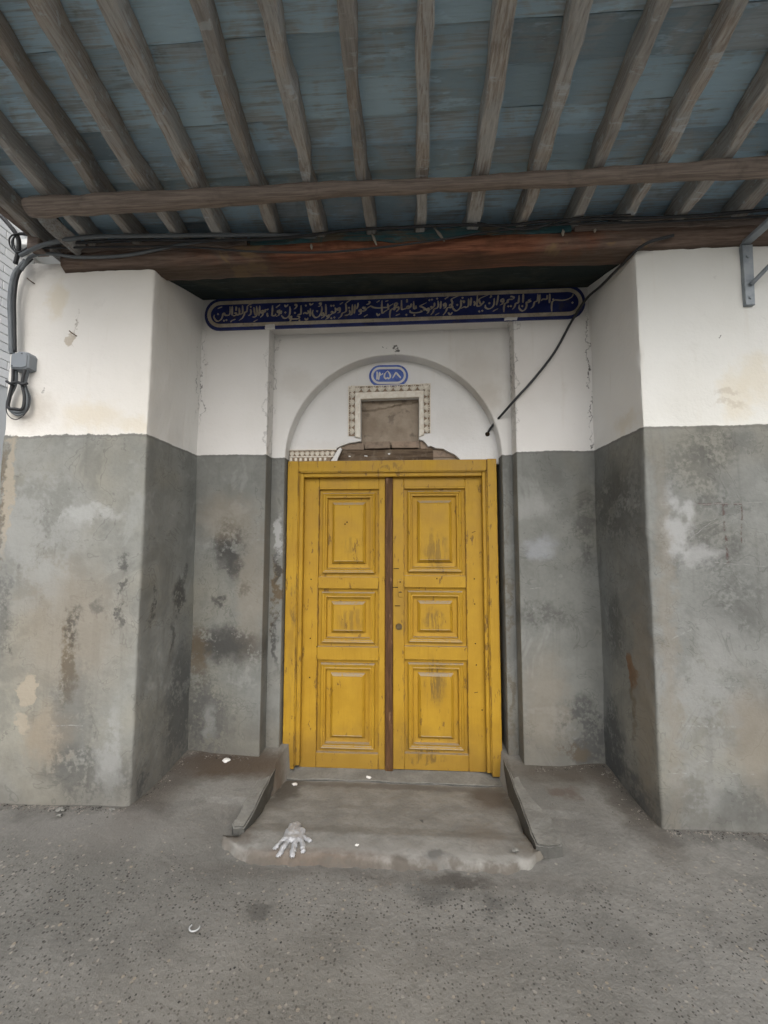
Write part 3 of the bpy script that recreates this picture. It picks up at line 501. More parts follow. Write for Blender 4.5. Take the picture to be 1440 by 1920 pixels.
def leaf(xa, xb, sa, sb, lab, dz=0):
    lf = thing('door_leaf', None, None)
    lf.location = (0,0,0); lf.parent = door; lf.location = (-door.location.x, -door.location.y, -door.location.z); lf['label'] = lab
    zb = -.188+dz*.5; ztop = 1.912
    for p, q in ((xa, sa), (sb, xb)): box('stile', p, q, DY, .875, zb, ztop, yel, lf, .003)
    zz = [zb]+[k for r in ROWS[::-1] for k in r]+[ztop]
    for p, q in zip(zz[::2], zz[1::2]): box('rail', sa+.0004, sb-.0004, DY+.0012, .872, p+(dz if p != zb and q != ztop else 0), q+dz*(q != ztop), yel, lf, .003)
    for z0, z1 in ROWS:
        v, f = rings(sa, sb, z0+dz, z1+dz, PROF); me = mesh('panel', v, f, yel, lf)
    return lf
L1 = leaf(-.666,-.049,-.548,-.097, 'left leaf with three moulded panels')
L2 = leaf(.008,.668,.090,.543, 'right leaf with lock and handle plate', .012)
bm = bmesh.new(); bm_box(bm, -.0485,.0075,.788,.85,-.19,1.911,.006,3); bmesh.ops.subdivide_edges(bm, edges=[e for e in bm.edges if e.calc_length() > 1], cuts=40)
for q in bm.verts: q.co += Vector((mn.noise(Vector((0,3,q.co.z*4)))*.003, mn.noise(Vector((q.co.x*9,1,q.co.z*6)))*.002, 0))
bmobj('centre_strip', bm, brownw, door)
# lock cylinder, pull plate, old nail holes and slots
def disc(bm, x, y, z, r, d, n=20):
    r_ = bmesh.ops.create_cone(bm, cap_ends=True, segments=n, radius1=r, radius2=r*.9, depth=d, matrix=Matrix.Translation((x,y,z)) @ Matrix.Rotation(math.pi/2,4,'X'))
bm = bmesh.new(); disc(bm, .052,.803,.812,.024,.012); lk = bmobj('lock', bm, brass, L2)
bm = bmesh.new(); disc(bm, .052,.795,.812,.015,.010); bm_box(bm, .0505,.0535,.7885,.791,.803,.821); bmobj('lock_cylinder', bm, brass, L2)
bm = bmesh.new()
pr_ = [(.0+.019*math.cos(a), .019*math.sin(a)) for a in np.linspace(0, math.pi, 9)]+[(-.016+0*a, -.10) for a in (0,)]+[(.016*math.cos(a), -.095+.016*math.sin(a)) for a in np.linspace(math.pi, 2*math.pi, 9)]
bpl = prism_xz('handle_plate', [(.062+p[0]+.004*(p[1] < -.05), 1.135+p[1]) for p in pr_], .797, .8065, yel, L2, bev=.002)
bm.free()
g = G('dark_hole'); blk = g.done((.03,.02,.012), .95, None, .1)
bm = bmesh.new(); disc(bm, .062,.7965,1.135,.006,.003); bmobj('keyhole', bm, blk, L2)
bm = bmesh.new(); bm_box(bm, .05,.074,.790,.798,1.058,1.066,.003); bmobj('handle_stub', bm, brass, L2)
nail = mesh_only('nail_head', lambda bm: disc(bm, 0,0,0,.0055,.004,10), blk)
for x, z in [(.33,1.16),(.60,1.16),(.60,.98),(.60,.70),(.605,.55),(-.60,1.15),(-.60,.72),(-.60,.44),(-.07,1.155),(-.35,1.56),(-.335,1.575),(.64,.24),(-.55,.66)]:
    inst('nail_head', nail, L2 if x > 0 else L1, (x, DY+.0005 if abs(x)>.535 else DY+.003, z))
slot = mesh_only('saw_slot', lambda bm: bm_box(bm, -.02,.02,-.001,.001,-.003,.003), blk)
for x, z in [(.033,1.232),(.028,1.095),(.042,.962)]: inst('saw_slot', slot, L2, (x, DY-.0005, z))
for x, z, a in [(.60,1.50,.4),(.60,.36,.2)]: inst('saw_slot', slot, L2, (x, DY-.0005, z), (0,-a,0), (.7,1,.6))

# ================================================================== CANOPY
def timber(name, a, b, paint=None, pamt=.5, along='x', sc=1.0):
    g = G(name); rv = g.rndvec(); m = {'x': (1.6,48,48), 'y': (48,1.6,48), 'z': (48,48,1.6)}[along]
    gr = g.noise(2.2*sc, 7, .68, vec=g.scaled(*m, vec=rv)); mid = g.noise(5, 6, .65, vec=rv); blot = g.noise(3, 6, .66, vec=rv, dist=.8)
    c = g.mix(g.ss(gr, .32, .68), a, b)
    c = g.mix(g.mul(g.ss(mid, .55, .72), .5), c, tuple(k*.45 for k in a))
    if paint:
        pm = g.mul(g.ss(g.add(g.mul(blot, .6), g.mul(gr, .4)), .42, .54), pamt); tint = g.mix(g.rnd(), tuple(k*1.12 for k in paint), tuple(k*.58 for k in paint)); c = g.mix(pm, c, tint)
        c = g.mix(g.mul(g.ss(g.noise(9, 6, .7, vec=g.scaled(.5,2.5,2.5,vec=rv)), .57, .66), .65), c, tuple(k*1.1+.05 for k in paint))
    c = g.mix(g.mul(g.ss(g.rnd(), .6, 1.), .3), c, tuple(k*.5 for k in a))
    return g.done(c, .88, g.bump(gr, .008, .8), .2)
M_board = timber('roof_board_wood', (.36,.42,.46), (.54,.62,.68), (.47,.66,.80), .95)
M_raft = timber('rafter_wood', (.30,.265,.235), (.54,.50,.455), (.47,.53,.57), .4, 'y')
M_log = timber('purlin_wood', (.19,.15,.13), (.32,.26,.225), None, 0, 'x')
def beam_mat():
    g = G('beam_wood'); gr = g.noise(2.2, 6, .68, vec=g.scaled(1.6,26,26)); mid = g.noise(5,5,.65); bl = g.noise(3,5,.66,dist=.8)
    c = g.mix(g.ss(gr,.32,.68), (.12,.045,.028), (.30,.125,.07)); c = g.mix(g.mul(g.ss(mid,.5,.7),.6), c, (.07,.035,.02))
    old = g.add(g.math('ABSOLUTE', g.sub(g.x, .12)), g.mul(g.sub(bl,.5), 1.6)); c = g.mix(g.ss(old, .55, 1.35), c, g.mix(g.ss(gr,.35,.65), (.12,.085,.068), (.22,.165,.135)))
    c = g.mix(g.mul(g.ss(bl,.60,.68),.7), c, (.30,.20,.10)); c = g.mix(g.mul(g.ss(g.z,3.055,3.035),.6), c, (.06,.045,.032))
    return g.done(c, .8, g.bump(g.add(g.mul(gr,.7), g.mul(mid,.4)), .012, .8), .25)
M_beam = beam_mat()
M_tur = timber('turquoise_board', (.14,.11,.08), (.24,.19,.13), (.05,.17,.20), .9)
M_green = timber('shade_tinted_green_board', (.035,.04,.035), (.06,.065,.055), (.016,.038,.042), .8)  # green paint with the shade behind the beam put into its colour
canopy = thing('wooden_canopy', 'weathered blue grey board canopy on rough rafters and a brown beam above the door', 'canopy', (0,0,3.2))
RX = [-2.0,-1.73,-1.448,-1.21,-.948,-.632,-.369,-.094,.19,.481,.753,1.032,1.305,1.597,1.89,2.18,2.47]
YF = -1.16
rise = lambda y: -.045-.11*min(y, .05)        # the canopy tips up a little towards the street
for i, x in enumerate(RX):
    w = .027+.009*random.random(); h = .085+.015*random.random(); dx = -.045*x; n = 34; v = []; f = []
    cr = random.uniform(-1, 1)
    for k in range(n+1):
        y = .13+(YF-.05-.13)*k/n; t = max(0, (-.38-y)/.62); xc = x+dx*t*.9+.022*mn.noise(Vector((i*3.1, y*2.2, 0)))+.009*mn.noise(Vector((i*5.3, y*7, 0))); z = 3.205+rise(y)+.010*mn.noise(Vector((i*7.7, y*1.8, 2)))
        ww = w*(.95+.35*mn.noise(Vector((i*2.3, y*4, 5)))+.2*mn.noise(Vector((i*1.7, y*13, 2)))); zt_ = 3.31+rise(y)
        for a, b in ((-1,0),(-.8,-.008),(.75,-.010),(1,.003),(1.03,1),(-1.03,1)):
            v.append((xc+a*ww+.003*mn.noise(Vector((a*3, y*14, i*2.))), y, (z+b+.010*mn.noise(Vector((a*2+i*3, y*7, 1.)))+.005*mn.noise(Vector((a*5+i, y*22, 1.)))) if b < .5 else zt_))
    for k in range(n):
        for q in range(6): f.append((k*6+q, k*6+(q+1) % 6, (k+1)*6+(q+1) % 6, (k+1)*6+q))
    f += [tuple(range(6)), tuple(range(n*6, n*6+6))[::-1]]
    mesh('rafter', v, f, M_raft, canopy)
# boards, lapped one over the next, each row in a few lengths
y = .62; row = 0
while y > YF:
    wd = random.uniform(.115,.155); cuts = sorted(random.sample(range(2, len(RX)-2), 2)); xs = [-2.06+random.uniform(-.05,.04)]+[RX[c] for c in cuts]+[2.75]
    for a, b in zip(xs, xs[1:]):
        n = max(3, int((b-a)/.09)); v = []; f = []; sk = random.uniform(-.006,.006); tl = random.uniform(.010,.020)
        for k in range(n+1):
            x = a+.002+(b-a-.004)*k/n; e0 = .004*mn.noise(Vector((x*5, row*3.3, 0))); e1 = .005*mn.noise(Vector((x*5, row*3.3, 7))); zb = 3.312+.004*mn.noise(Vector((x*2, row, 3)))+sk*k/n
            for yy, dz in ((y+e0, 0), (y-wd+.008+e1, tl)):
                v += [(x, yy, zb+dz+rise(yy)), (x, yy, zb+dz+.022+rise(yy))]
        for k in range(n):
            a0 = 4*k; b0 = a0+4
            f += [(a0, a0+2, b0+2, b0), (a0+1, b0+1, b0+3, a0+3), (a0, b0, b0+1, a0+1), (a0+2, a0+3, b0+3, b0+2)]
        f += [(0,1,3,2), (4*n, 4*n+2, 4*n+3, 4*n+1)]
        mesh('roof_board', v, f, M_board, canopy)
    y -= wd; row += 1
g = G('roof_mud'); mudr = g.done(g.mix(g.noise(5,6,.65), (.17,.13,.10), (.26,.20,.155)), .95, g.bump(g.noise(9,6,.65), .03, .8), .1)
bm = bmesh.new(); bm_box(bm, -2.0,2.85,YF+.01,1.7,3.40,3.52,.01); bmobj('roof_mud_layer', bm, mudr, canopy)
# clay tiles along the left verge
g = G('clay_tile'); clay = g.done(g.mix(g.noise(8,5,.6), (.20,.12,.085), (.30,.20,.15)), .9, g.bump(g.noise(30,5,.6), .008, .7), .2)
for k in range(9):
    y0 = -1.35+.155*k; v = []; f = []; xe = -2.16+.03*random.random()
    for i, xx in enumerate((xe, xe+.03, -1.9)):
        for q in range(9):
            a = math.pi*q/8; rr = .075*(1-.1*(i == 2)); zc = 3.36+rise(y0)+.03*(i > 1)
            v.append((xx, y0+.075*math.cos(a), zc+.06*math.sin(a))); v.append((xx, y0+.062*math.cos(a), zc+.045*math.sin(a)-.004))
    for i in range(2):
        for q in range(8):
            a = i*18+q*2; b = a+18; f += [(a, a+2, b+2, b), (a+1, b+1, b+3, a+3)]
    for q in range(8): a = q*2; f.append((a, a+1, a+3, a+2))
    mesh('clay_tile', v, f, clay, canopy)
# purlin: a rough pole under the rafters
pts = [(-1.84,-.338,3.152),(-1.5,-.34,3.155),(-1.0,-.335,3.158),(-.4,-.338,3.165),(.2,-.34,3.166),(.8,-.342,3.166),(1.4,-.35,3.160),(2.0,-.352,3.157),(2.8,-.35,3.15)]
M_pur = timber('purlin_pole_wood', (.17,.14,.122), (.30,.25,.215), None, 0, 'x')
pu = tube('purlin', pts, .04, M_pur, canopy, n=8, sides=12, radii=[.044,.047,.043,.037,.031,.034,.038,.043,.045])
for q in pu.data.vertices: q.co += Vector((0, mn.noise(q.co*9)*.008, mn.noise(q.co*8+Vector((0,0,4)))*.010))
# main beam on the piers: hewn, bulging
n = 120; v = []; f = []; sec = [(-.03,3.152),(-.045,3.125),(-.048,3.095),(-.034,3.055),(0,3.033),(.06,3.030),(.12,3.045),(.15,3.09),(.15,3.152)]; m = len(sec)
for k in range(n+1):
    x = -1.93+4.9*k/n
    for (yy, zz) in sec:
        v.append((x, yy+.012*mn.noise(Vector((x*2.3, zz*9, yy*3)))+.004*mn.noise(Vector((x*12, zz*20, 3))), zz+.008*mn.noise(Vector((x*2, yy*4, 9)))+.004*mn.noise(Vector((x*11, yy*9, 5)))))
for k in range(n):
    for q in range(m): f.append((k*m+q, k*m+(q+1) % m, (k+1)*m+(q+1) % m, (k+1)*m+q))
f += [tuple(range(m)), tuple(range(n*m, n*m+m))[::-1]]
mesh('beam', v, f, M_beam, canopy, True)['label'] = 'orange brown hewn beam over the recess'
v = []; f = []
for k in range(31):
    x = -1.45+2.9*k/30
    for yy in (.11, .20, .30, .40, .50, .575): zz = 3.065+.315*(yy-.11)+.006*mn.noise(Vector((x*3, yy*8, 4))); v += [(x, yy, zz)]
for k in range(30):
    for j in range(5): f.append((k*6+j, k*6+j+1, k*6+j+7, k*6+j+6))
so_ = mesh('soffit_board', v, f, M_green, canopy); so_['label'] = 'green board behind the beam, shade put into its dark colour'; so_.modifiers.new('solid', 'SOLIDIFY').thickness = -.012
# sagging painted board between rafters and beam
for xa, xb, zc, am, mt in [(-.78,1.02,3.155,.022,M_tur),(-1.9,-.80,3.155,.012,M_log),(1.04,2.8,3.155,.012,M_log)]:
    n = 60; v = []; f = []
    for k in range(n+1):
        x = xa+(xb-xa)*k/n; zl = zc-.030-am*math.sin(math.pi*k/n)*(.5+.5*math.sin(k*.23+1))-.010*mn.noise(Vector((x*9,0,0)))
        yo = -.055+.008*mn.noise(Vector((x*3,1,0)))
        v += [(x, yo, zl), (x, yo+.004, 3.172), (x, yo+.018, 3.172), (x, yo+.016, zl+.003)]
    for k in range(n):
        for q in range(4): f.append((k*4+q, k*4+(q+1) % 4, (k+1)*4+(q+1) % 4, (k+1)*4+q))
    f += [(0,1,2,3), (4*n+3,4*n+2,4*n+1,4*n)]
    mesh('filler_board', v, f, mt, canopy)
# plaster runs and knots on the beam
g = G('lime_drip'); lime = g.done(g.mix(g.noise(40,4,.6), (.30,.27,.22), (.45,.42,.37)), .95, None, .1)
for x, z, L, s in [(-.065,3.12,.07,.4),(.30,3.13,.08,.7),(-.42,3.09,.03,.1),(.97,3.11,.035,.0),(1.14,3.115,.02,.0)]:
    tube('lime_run', [(x-s*L*.5,-.062,z+L*.5),(x,-.064,z),(x+s*L*.5,-.06,z-L*.5)], .006, lime, canopy, n=4, sides=6, radii=[.003,.009,.004])
# left end: post stub, curved corbel and short rafters' ends
def prism_path(name, pts, wx, mat, parent):
    v = []; f = []; P = spline(pts, 6); m = len(P)
    for i, p in enumerate(P):
        t = (P[min(i+1,m-1)]-P[max(i-1,0)]).normalized(); nr = Vector((-t.z, 0, t.x)).normalized()
        for s_, d in ((-1,-.035),(1,-.035),(1,.035),(-1,.035)): q = p+nr*wx*s_; v.append((q.x, q.y+d, q.z))
    for i in range(m-1):
        for q in range(4): f.append((i*4+q, i*4+(q+1) % 4, (i+1)*4+(q+1) % 4, (i+1)*4+q))
    f += [(0,1,2,3), (4*m-1,4*m-2,4*m-3,4*m-4)]
    return mesh(name, v, f, mat, parent)
prism_path('corbel', [(-1.90,-.22,3.33),(-1.90,-.2,3.26),(-1.86,-.15,3.19),(-1.79,-.08,3.13)], .042, M_raft, canopy)
box('post', -2.06,-1.985,-.13,-.05,3.10,3.33, M_log, canopy, .006); box('post', -1.955,-1.90,-.02,.05,3.09,3.31, M_log, canopy, .006)
box('side_plate', -2.09,-2.045,-1.3,.3,3.20,3.31, M_log, canopy, .006)
# ================================================================== INSCRIPTION AND NUMBER
g = G('cobalt_glaze'); c = g.mix(g.ss(g.noise(5,5,.6), .35, .65), (.014,.022,.105), (.032,.045,.17)); c = g.mix(g.mul(g.ss(g.noise(9,6,.7), .55, .68), .65), c, (.07,.06,.06)); cob = g.done(c, .45, g.bump(g.noise(30,4,.6), .003, .6), .4)
g = G('cobalt_bright'); c = g.mix(g.ss(g.noise(14,5,.6), .35, .65), (.03,.07,.33), (.07,.14,.46)); c = g.mix(g.mul(g.ss(g.noise(30,5,.65), .62, .70), .6), c, (.30,.28,.26)); cob2 = g.done(c, .4, g.bump(g.noise(40,4,.6), .003, .6), .4)
g = G('cream_glaze'); c = g.mix(g.ss(g.noise(12,5,.6), .35, .65), (.42,.36,.27), (.56,.50,.40)); c = g.mix(g.mul(g.ss(g.noise(35,5,.65), .58, .70), .5), c, (.22,.19,.16)); cream = g.done(c, .5, None, .4)
g = G('white_glaze'); white_g = g.done(g.mix(g.noise(25,5,.6), (.52,.51,.48), (.66,.65,.63)), .5, None, .4)
def stadium(x0, x1, z0, z1, tilt=0, n=14, pw=2.0):
    r = (z1-z0)/2; zc = (z0+z1)/2; o = []
    for i in range(n+1):
        a = math.pi/2-math.pi*i/n; o.append((x1-r+r*math.copysign(abs(math.cos(a))**(2/pw), math.cos(a)), zc+r*math.sin(a)))
    for i in range(n+1):
        a = -math.pi/2-math.pi*i/n; o.append((x0+r-r*abs(math.cos(a))**(2/pw), zc+r*math.sin(a)))
    return [(x, z+tilt*x) for x, z in o]
def ring(name, A, B, y0, y1, mat, parent):
    n = len(A); v = [(x, y0, z) for x, z in A]+[(x, y0, z) for x, z in B]+[(x, y1, z) for x, z in A]+[(x, y1, z) for x, z in B]; f = []
    for i in range(n):
        j = (i+1) % n; f += [(i, j, n+j, n+i), (2*n+i, 2*n+j, j, i), (n+i, n+j, 3*n+j, 3*n+i)]
    return mesh(name, v, f, mat, parent)
def strokes(name, data, y, w, mat, parent, th=.003):
    """one mesh of pen strokes: each a ribbon whose width follows a slanted reed nib"""
    V = []; F = []
    for st in data:
        P = spline([(x/1000, 0, z/1000) for x, z in st], 6); m = len(P)
        for i, p in enumerate(P):
            t = (P[min(i+1,m-1)]-P[max(i-1,0)]); t = t.normalized() if t.length > 1e-9 else Vector((1,0,0)); nr = Vector((-t.z,0,t.x))
            nib = abs(nr.dot(Vector((math.cos(.45),0,math.sin(.45))))); e = min(i, m-1-i)/max(1,(m-1))
            hw = w*.5*(.50+.60*nib)*(.45+.55*min(1, e*5+.15))
            a, b = p-nr*hw, p+nr*hw; k = len(V)
            V += [(a.x, y-.0002, a.z), (p.x, y-th, p.z), (b.x, y-.0002, b.z)]
            if i: F += [(k-3, k-2, k+1, k), (k-2, k-1, k+2, k+1)]
    return mesh(name, V, F, mat, parent)
sign = thing('inscription_tile', 'long dark blue tile band with cream Arabic calligraphy above the door recess', 'sign', (0,.56,3.08))
tl = .004
OUT = stadium(-1.357,1.352,2.962,3.203,tl,pw=2.3); C0 = stadium(-1.335,1.330,2.984,3.181,tl); C1 = stadium(-1.310,1.305,3.010,3.155,tl)
prism_xz('tile_ground', OUT, .558, .569, cob, sign, bev=.002)['label'] = 'blue ground'
ring('border', C0, C1, .5555, .560, cream, sign)['label'] = 'cream border line'
strokes('lettering', STROKES, .5578, .0135, cream, sign)['label'] = 'cream calligraphy'
dot_me = mesh_only('letter_dot', lambda bm: bm_box(bm, -.0062,.0062,-.0015,.0015,-.0062,.0062,.0006), cream)
for x, z in DOTS: inst('letter_dot', dot_me, sign, (x/1000,.5565,z/1000), (0,.75,0))
# plaster smeared over the rim where the band is chipped
for x0, x1, z0, z1 in [(-.905,-.835,2.955,2.99),(.795,.885,2.966,2.99)]:
    bm = bmesh.new(); bm_box(bm, x0,x1,.5535,.568,z0,z1,.004,2); bmesh.ops.subdivide_edges(bm, edges=[e for e in bm.edges if e.calc_length() > .02], cuts=3)
    for q in bm.verts: q.co += Vector((mn.noise(q.co*40)*.006, 0, mn.noise(q.co*45)*.005))
    bmobj('plaster_patch', bm, TYM, sign)
num = thing('house_number_tile', 'small blue oval tile with the white Persian number over the blocked window', 'sign', (-.023,.79,2.687))
nt = -.012
N0 = stadium(-.172,.126,2.604,2.771,nt); N1 = stadium(-.155,.109,2.621,2.754,nt); N2 = stadium(-.139,.093,2.638,2.737,nt)
prism_xz('tile_ground', N0, .787, .797, cob2, num, bev=.003); ring('border', N1, N2, .784, .789, white_g, num); strokes('digits', DIGITS, .7868, .0125, white_g, num)['label'] = 'number 1358 in Persian digits'

# ================================================================== CABLES AND FITTINGS
g = G('black_cable'); cab = g.done(g.mix(g.noise(20,4,.6), (.022,.024,.027), (.05,.052,.056)), .6, None, .4)
g = G('grey_cable'); cabg = g.done(g.mix(g.noise(20,4,.6), (.11,.125,.14), (.18,.20,.215)), .55, None, .4)
g = G('grey_plastic'); gp = g.done(g.mix(g.noise(12,5,.6), (.20,.225,.25), (.27,.295,.32)), .55, g.bump(g.noise(60,4,.6), .002, .5), .4)
def cable(lab, pts, r, mat=cab, name='cable', grp='cables'):
    pts = [(x, y, min(z, 3.15) if abs(x) < 1.9 and -.2 < y < 0 else z) for x, y, z in pts]
    o = tube(name, pts, r, mat, None, n=10, sides=8); return tag(o, lab, 'cable', grp)
cable('thick dark cable hanging from the beam across the inscription into the arch', [(1.55,-.06,3.07),(1.40,-.05,3.03),(1.352,.10,3.015),(1.335,.30,3.03),(1.325,.48,3.06),(1.247,.535,2.939),(1.125,.54,2.722),(.977,.54,2.531),(.87,.545,2.415),(.805,.62,2.345),(.765,.70,2.305),(.727,.775,2.258),(.716,.815,2.235)], .0085, cab)
bm = bmesh.new(); bmesh.ops.create_cone(bm, cap_ends=True, segments=12, radius1=.02, radius2=.012, depth=.03, matrix=Matrix.Translation((.712,.79,2.226)) @ Matrix.Rotation(math.pi/2,4,'X')); ho = bmobj('cable_grommet', bm, blk); tag(ho, 'dark grommet where the hanging cable enters the arch plaster', 'cable fitting')
cable('upper thin black wire sagging along the brown beam', [(-2.0,-.10,3.12),(-1.4,-.085,3.115),(-1.1,-.08,3.10),(-.75,-.075,3.065),(-.35,-.072,3.045),(0,-.075,3.06),(.35,-.08,3.09),(.62,-.085,3.12),(1.0,-.085,3.14),(1.5,-.085,3.13),(2.3,-.085,3.14)], .0055)
cable('second black wire bundle running along the top of the beam', [(-2.05,-.11,3.13),(-1.5,-.095,3.15),(-1.0,-.09,3.13),(-.6,-.09,3.125),(-.2,-.095,3.15),(.1,-.10,3.19),(.4,-.10,3.175),(.65,-.10,3.135),(.85,-.10,3.15),(1.1,-.10,3.17),(1.7,-.095,3.15),(2.6,-.095,3.20)], .0075)
cable('slack thin wire drooping under the rafters right of centre', [(.5,-.11,3.16),(.75,-.11,3.10),(1.0,-.11,3.165),(1.3,-.12,3.21)], .004)
cable('thick grey cable run under the rafters at the left end', [(-2.12,-.10,3.08),(-1.95,-.13,3.115),(-1.7,-.13,3.16),(-1.35,-.12,3.195),(-.9,-.10,3.185),(-.5,-.07,3.18),(-.3,-.01,3.19)], .011, cabg)
cable('pale grey cable laid along the top of the left pier', [(-2.15,-.06,3.02),(-2.08,-.07,3.095),(-1.95,-.07,3.105),(-1.8,-.06,3.085),(-1.5,-.055,3.09),(-1.1,-.055,3.15),(-.9,-.02,3.19)], .009, cabg)
cable('thick grey service cable dropping down the left corner to the junction box', [(-2.14,-.045,3.09),(-2.20,-.05,3.0),(-2.215,-.05,2.86),(-2.20,-.05,2.7),(-2.19,-.045,2.56),(-2.188,-.04,2.52)], .0135, cabg)
cable('thinner dark cable beside the service cable on the left corner', [(-2.10,-.05,3.10),(-2.165,-.06,3.0),(-2.185,-.055,2.86),(-2.178,-.05,2.7),(-2.168,-.045,2.53)], .009, cab)
cable('dark cable arriving from the street over the left verge', [(-2.75,-.3,3.72),(-2.5,-.22,3.56),(-2.32,-.14,3.40),(-2.18,-.09,3.24),(-2.165,-.07,3.16),(-2.19,-.06,3.06)], .012, cab)
coil = thing('cable_coil', 'loose coil of thin wire above the left corner of the wall', 'cable', (-2.15,-.08,3.18), 'cables')
for k, (rx, rz, ox) in enumerate([(.068,.062,0),(.060,.066,.01),(.072,.055,.004)]):
    tube('wire_loop', [(-2.135+ox+rx*math.cos(a), -.075-.008*k+.01*math.sin(2*a), 3.165+rz*math.sin(a)) for a in np.linspace(0, 2*math.pi, 15)], .004, cab if k else cabg, coil, n=4, sides=6)
jb = thing('junction_box', 'dark grey plastic junction box on the upper left corner of the wall', 'junction box', (-2.12,-.03,2.47))
prism_xz('box_body', [(-2.182,2.425),(-2.182,2.515),(-2.135,2.53),(-2.085,2.523),(-2.072,2.505),(-2.072,2.43),(-2.10,2.42)], -.052, .01, gp, jb, bev=.008, seg=3)
prism_xz('lid', [(-2.176,2.432),(-2.176,2.510),(-2.132,2.522),(-2.09,2.515),(-2.08,2.50),(-2.08,2.437),(-2.104,2.428)], -.058, -.0525, gp, jb, bev=.003)
for x, z in ((-2.11,2.512),(-2.165,2.44)): bm = bmesh.new(); disc(bm, x,-.059,z,.004,.003,10); bmobj('screw', bm, cab, jb)
lp = thing('tied_cable_loop', 'tied loop of spare cable hanging below the junction box', 'cable', (-2.14,-.03,2.3), 'cables')
for k, (w, b, r, y) in enumerate([(.046,2.175,.009,-.03),(.036,2.19,.008,-.042),(.055,2.16,.008,-.022)]):
    tube('cable_loop', [(-2.175,y,2.43),(-2.172,y,2.35),(-2.15-w,y,2.26),(-2.16-w*.8,y,2.20),(-2.145,y,b),(-2.11+w*.3,y,2.19),(-2.115+w*.6,y,2.26),(-2.112,y,2.34),(-2.10,y,2.43)], r, cabg if k != 1 else cab, lp, n=6, sides=8)
tube('thin_wire', [(-2.165,-.035,2.33),(-2.21,-.03,2.25),(-2.205,-.03,2.17),(-2.15,-.03,2.13),(-2.09,-.03,2.17),(-2.075,-.03,2.25),(-2.10,-.035,2.34)], .0028, cab, lp, n=6, sides=6)
tube('tie', [(-2.20,-.05,2.352),(-2.17,-.056,2.335),(-2.13,-.056,2.343),(-2.10,-.056,2.33),(-2.075,-.045,2.34)], .008, cab, lp, n=5, sides=6)
g = G('weathered_steel'); steel = g.done(g.mix(g.ss(g.noise(9,5,.6), .35, .65), (.22,.25,.275), (.32,.35,.375)), .55, g.bump(g.noise(50,4,.6), .003, .6), .4, .2)
br = thing('wall_bracket', 'grey steel wall bracket with a diagonal brace on the upper right pier', 'bracket', (1.95,0,2.85))
prism_xz('upright', [(1.929,2.69),(1.930,3.03),(1.985,3.03),(1.976,2.69)], -.022, .01, steel, br, bev=.003)
tube('brace', [(1.957,-.03,2.80),(2.0,-.10,2.86),(2.10,-.26,2.99)], .011, steel, br, n=5, sides=8)
box('top_arm', 1.932,1.980,-.34,.01,3.035,3.055, steel, br, .003)
bm = bmesh.new(); disc(bm, 1.953,-.024,2.73,.011,.008,6); bmobj('bolt', bm, steel, br)
bm = bmesh.new(); disc(bm, 1.955,-.024,2.96,.011,.008,6); bmobj('bolt', bm, steel, br)
# bent nails and hooks in the left pier
for x, z, lab in [(-1.845,2.645,'rusty bent nail in the crack of the left pier'),(-2.13,2.98,'small rusty nail under the cables on the left pier')]:
    o = tube('nail', [(x-.012,-.03,z+.012),(x,-.02,z),(x+.012,.02,z-.006)], .003, brownw, None, n=4, sides=6); tag(o, lab, 'nail')
# a thin hanging strip under the pier top, left
# ================================================================== LITTER
def cap_sd(p, a, b, r):
    pa = p-a; ba = b-a; h = max(0, min(1, pa.dot(ba)/ba.dot(ba))); return (pa-ba*h).length-r
g = G('thin_plastic'); c = g.mix(g.ss(g.noise(25,5,.6), .3, .7), (.50,.51,.53), (.68,.69,.71)); pm_ = g.done(c, .3, g.bump(g.noise(45,5,.65), .012, .9), .5)
g.b.inputs['Transmission Weight'].default_value = .12; g.b.inputs['Alpha'].default_value = .8
caps = [((-.452,-.10),(-.446,-.185),.038),((-.425,-.12),(-.424,-.185),.038),((-.465,-.03),(-.452,-.12),.032),((-.472,-.19),(-.494,-.262),.0115),((-.448,-.20),(-.466,-.302),.0125),((-.415,-.2),(-.405,-.300),.0135),((-.392,-.185),(-.362,-.272),.012),((-.392,-.165),(-.348,-.205),.0115)]
caps = [(Vector(a), Vector(b), r) for a, b, r in caps]
st_ = .0026; GX = np.arange(-.53,-.32,st_); GY = np.arange(-.325,.02,st_); idx = {}; v = []; f = []
def slabz(x, y): return float(np.interp(y, (-.30,-.24,-.12,0,.65), (.012,.016,.000,-.045,-.195)))+.006*mn.noise(Vector((x*3,y*3,5)))+.0025*mn.noise(Vector((x*16,y*16,5)))
for j, yy in enumerate(GY):
    for i, xx in enumerate(GX):
        p = Vector((xx+.004*mn.noise(Vector((xx*60,yy*60,0))), yy+.004*mn.noise(Vector((xx*60,yy*60,9))))); d = min(cap_sd(p, a, b, r) for a, b, r in caps)
        if d < .001:
            t = min(1, -min(d,0)/.016); idx[i, j] = len(v)
            v.append((xx, yy, slabz(xx, yy)+.003+.013*math.sqrt(t)*(1+.5*mn.noise(Vector((xx*50,yy*22,1)))+.22*mn.noise(Vector((xx*110,yy*60,4))))))
for (i, j), k in idx.items():
    q = [(i+1,j),(i+1,j+1),(i,j+1)]
    if all(c_ in idx for c_ in q): f.append((k, *[idx[c_] for c_ in q]))
gl = mesh('plastic_glove', v, f, pm_, None, True); tag(gl, 'crumpled clear plastic disposable glove lying on the doorstep', 'glove')
md = gl.modifiers.new('solid', 'SOLIDIFY'); md.thickness = .002
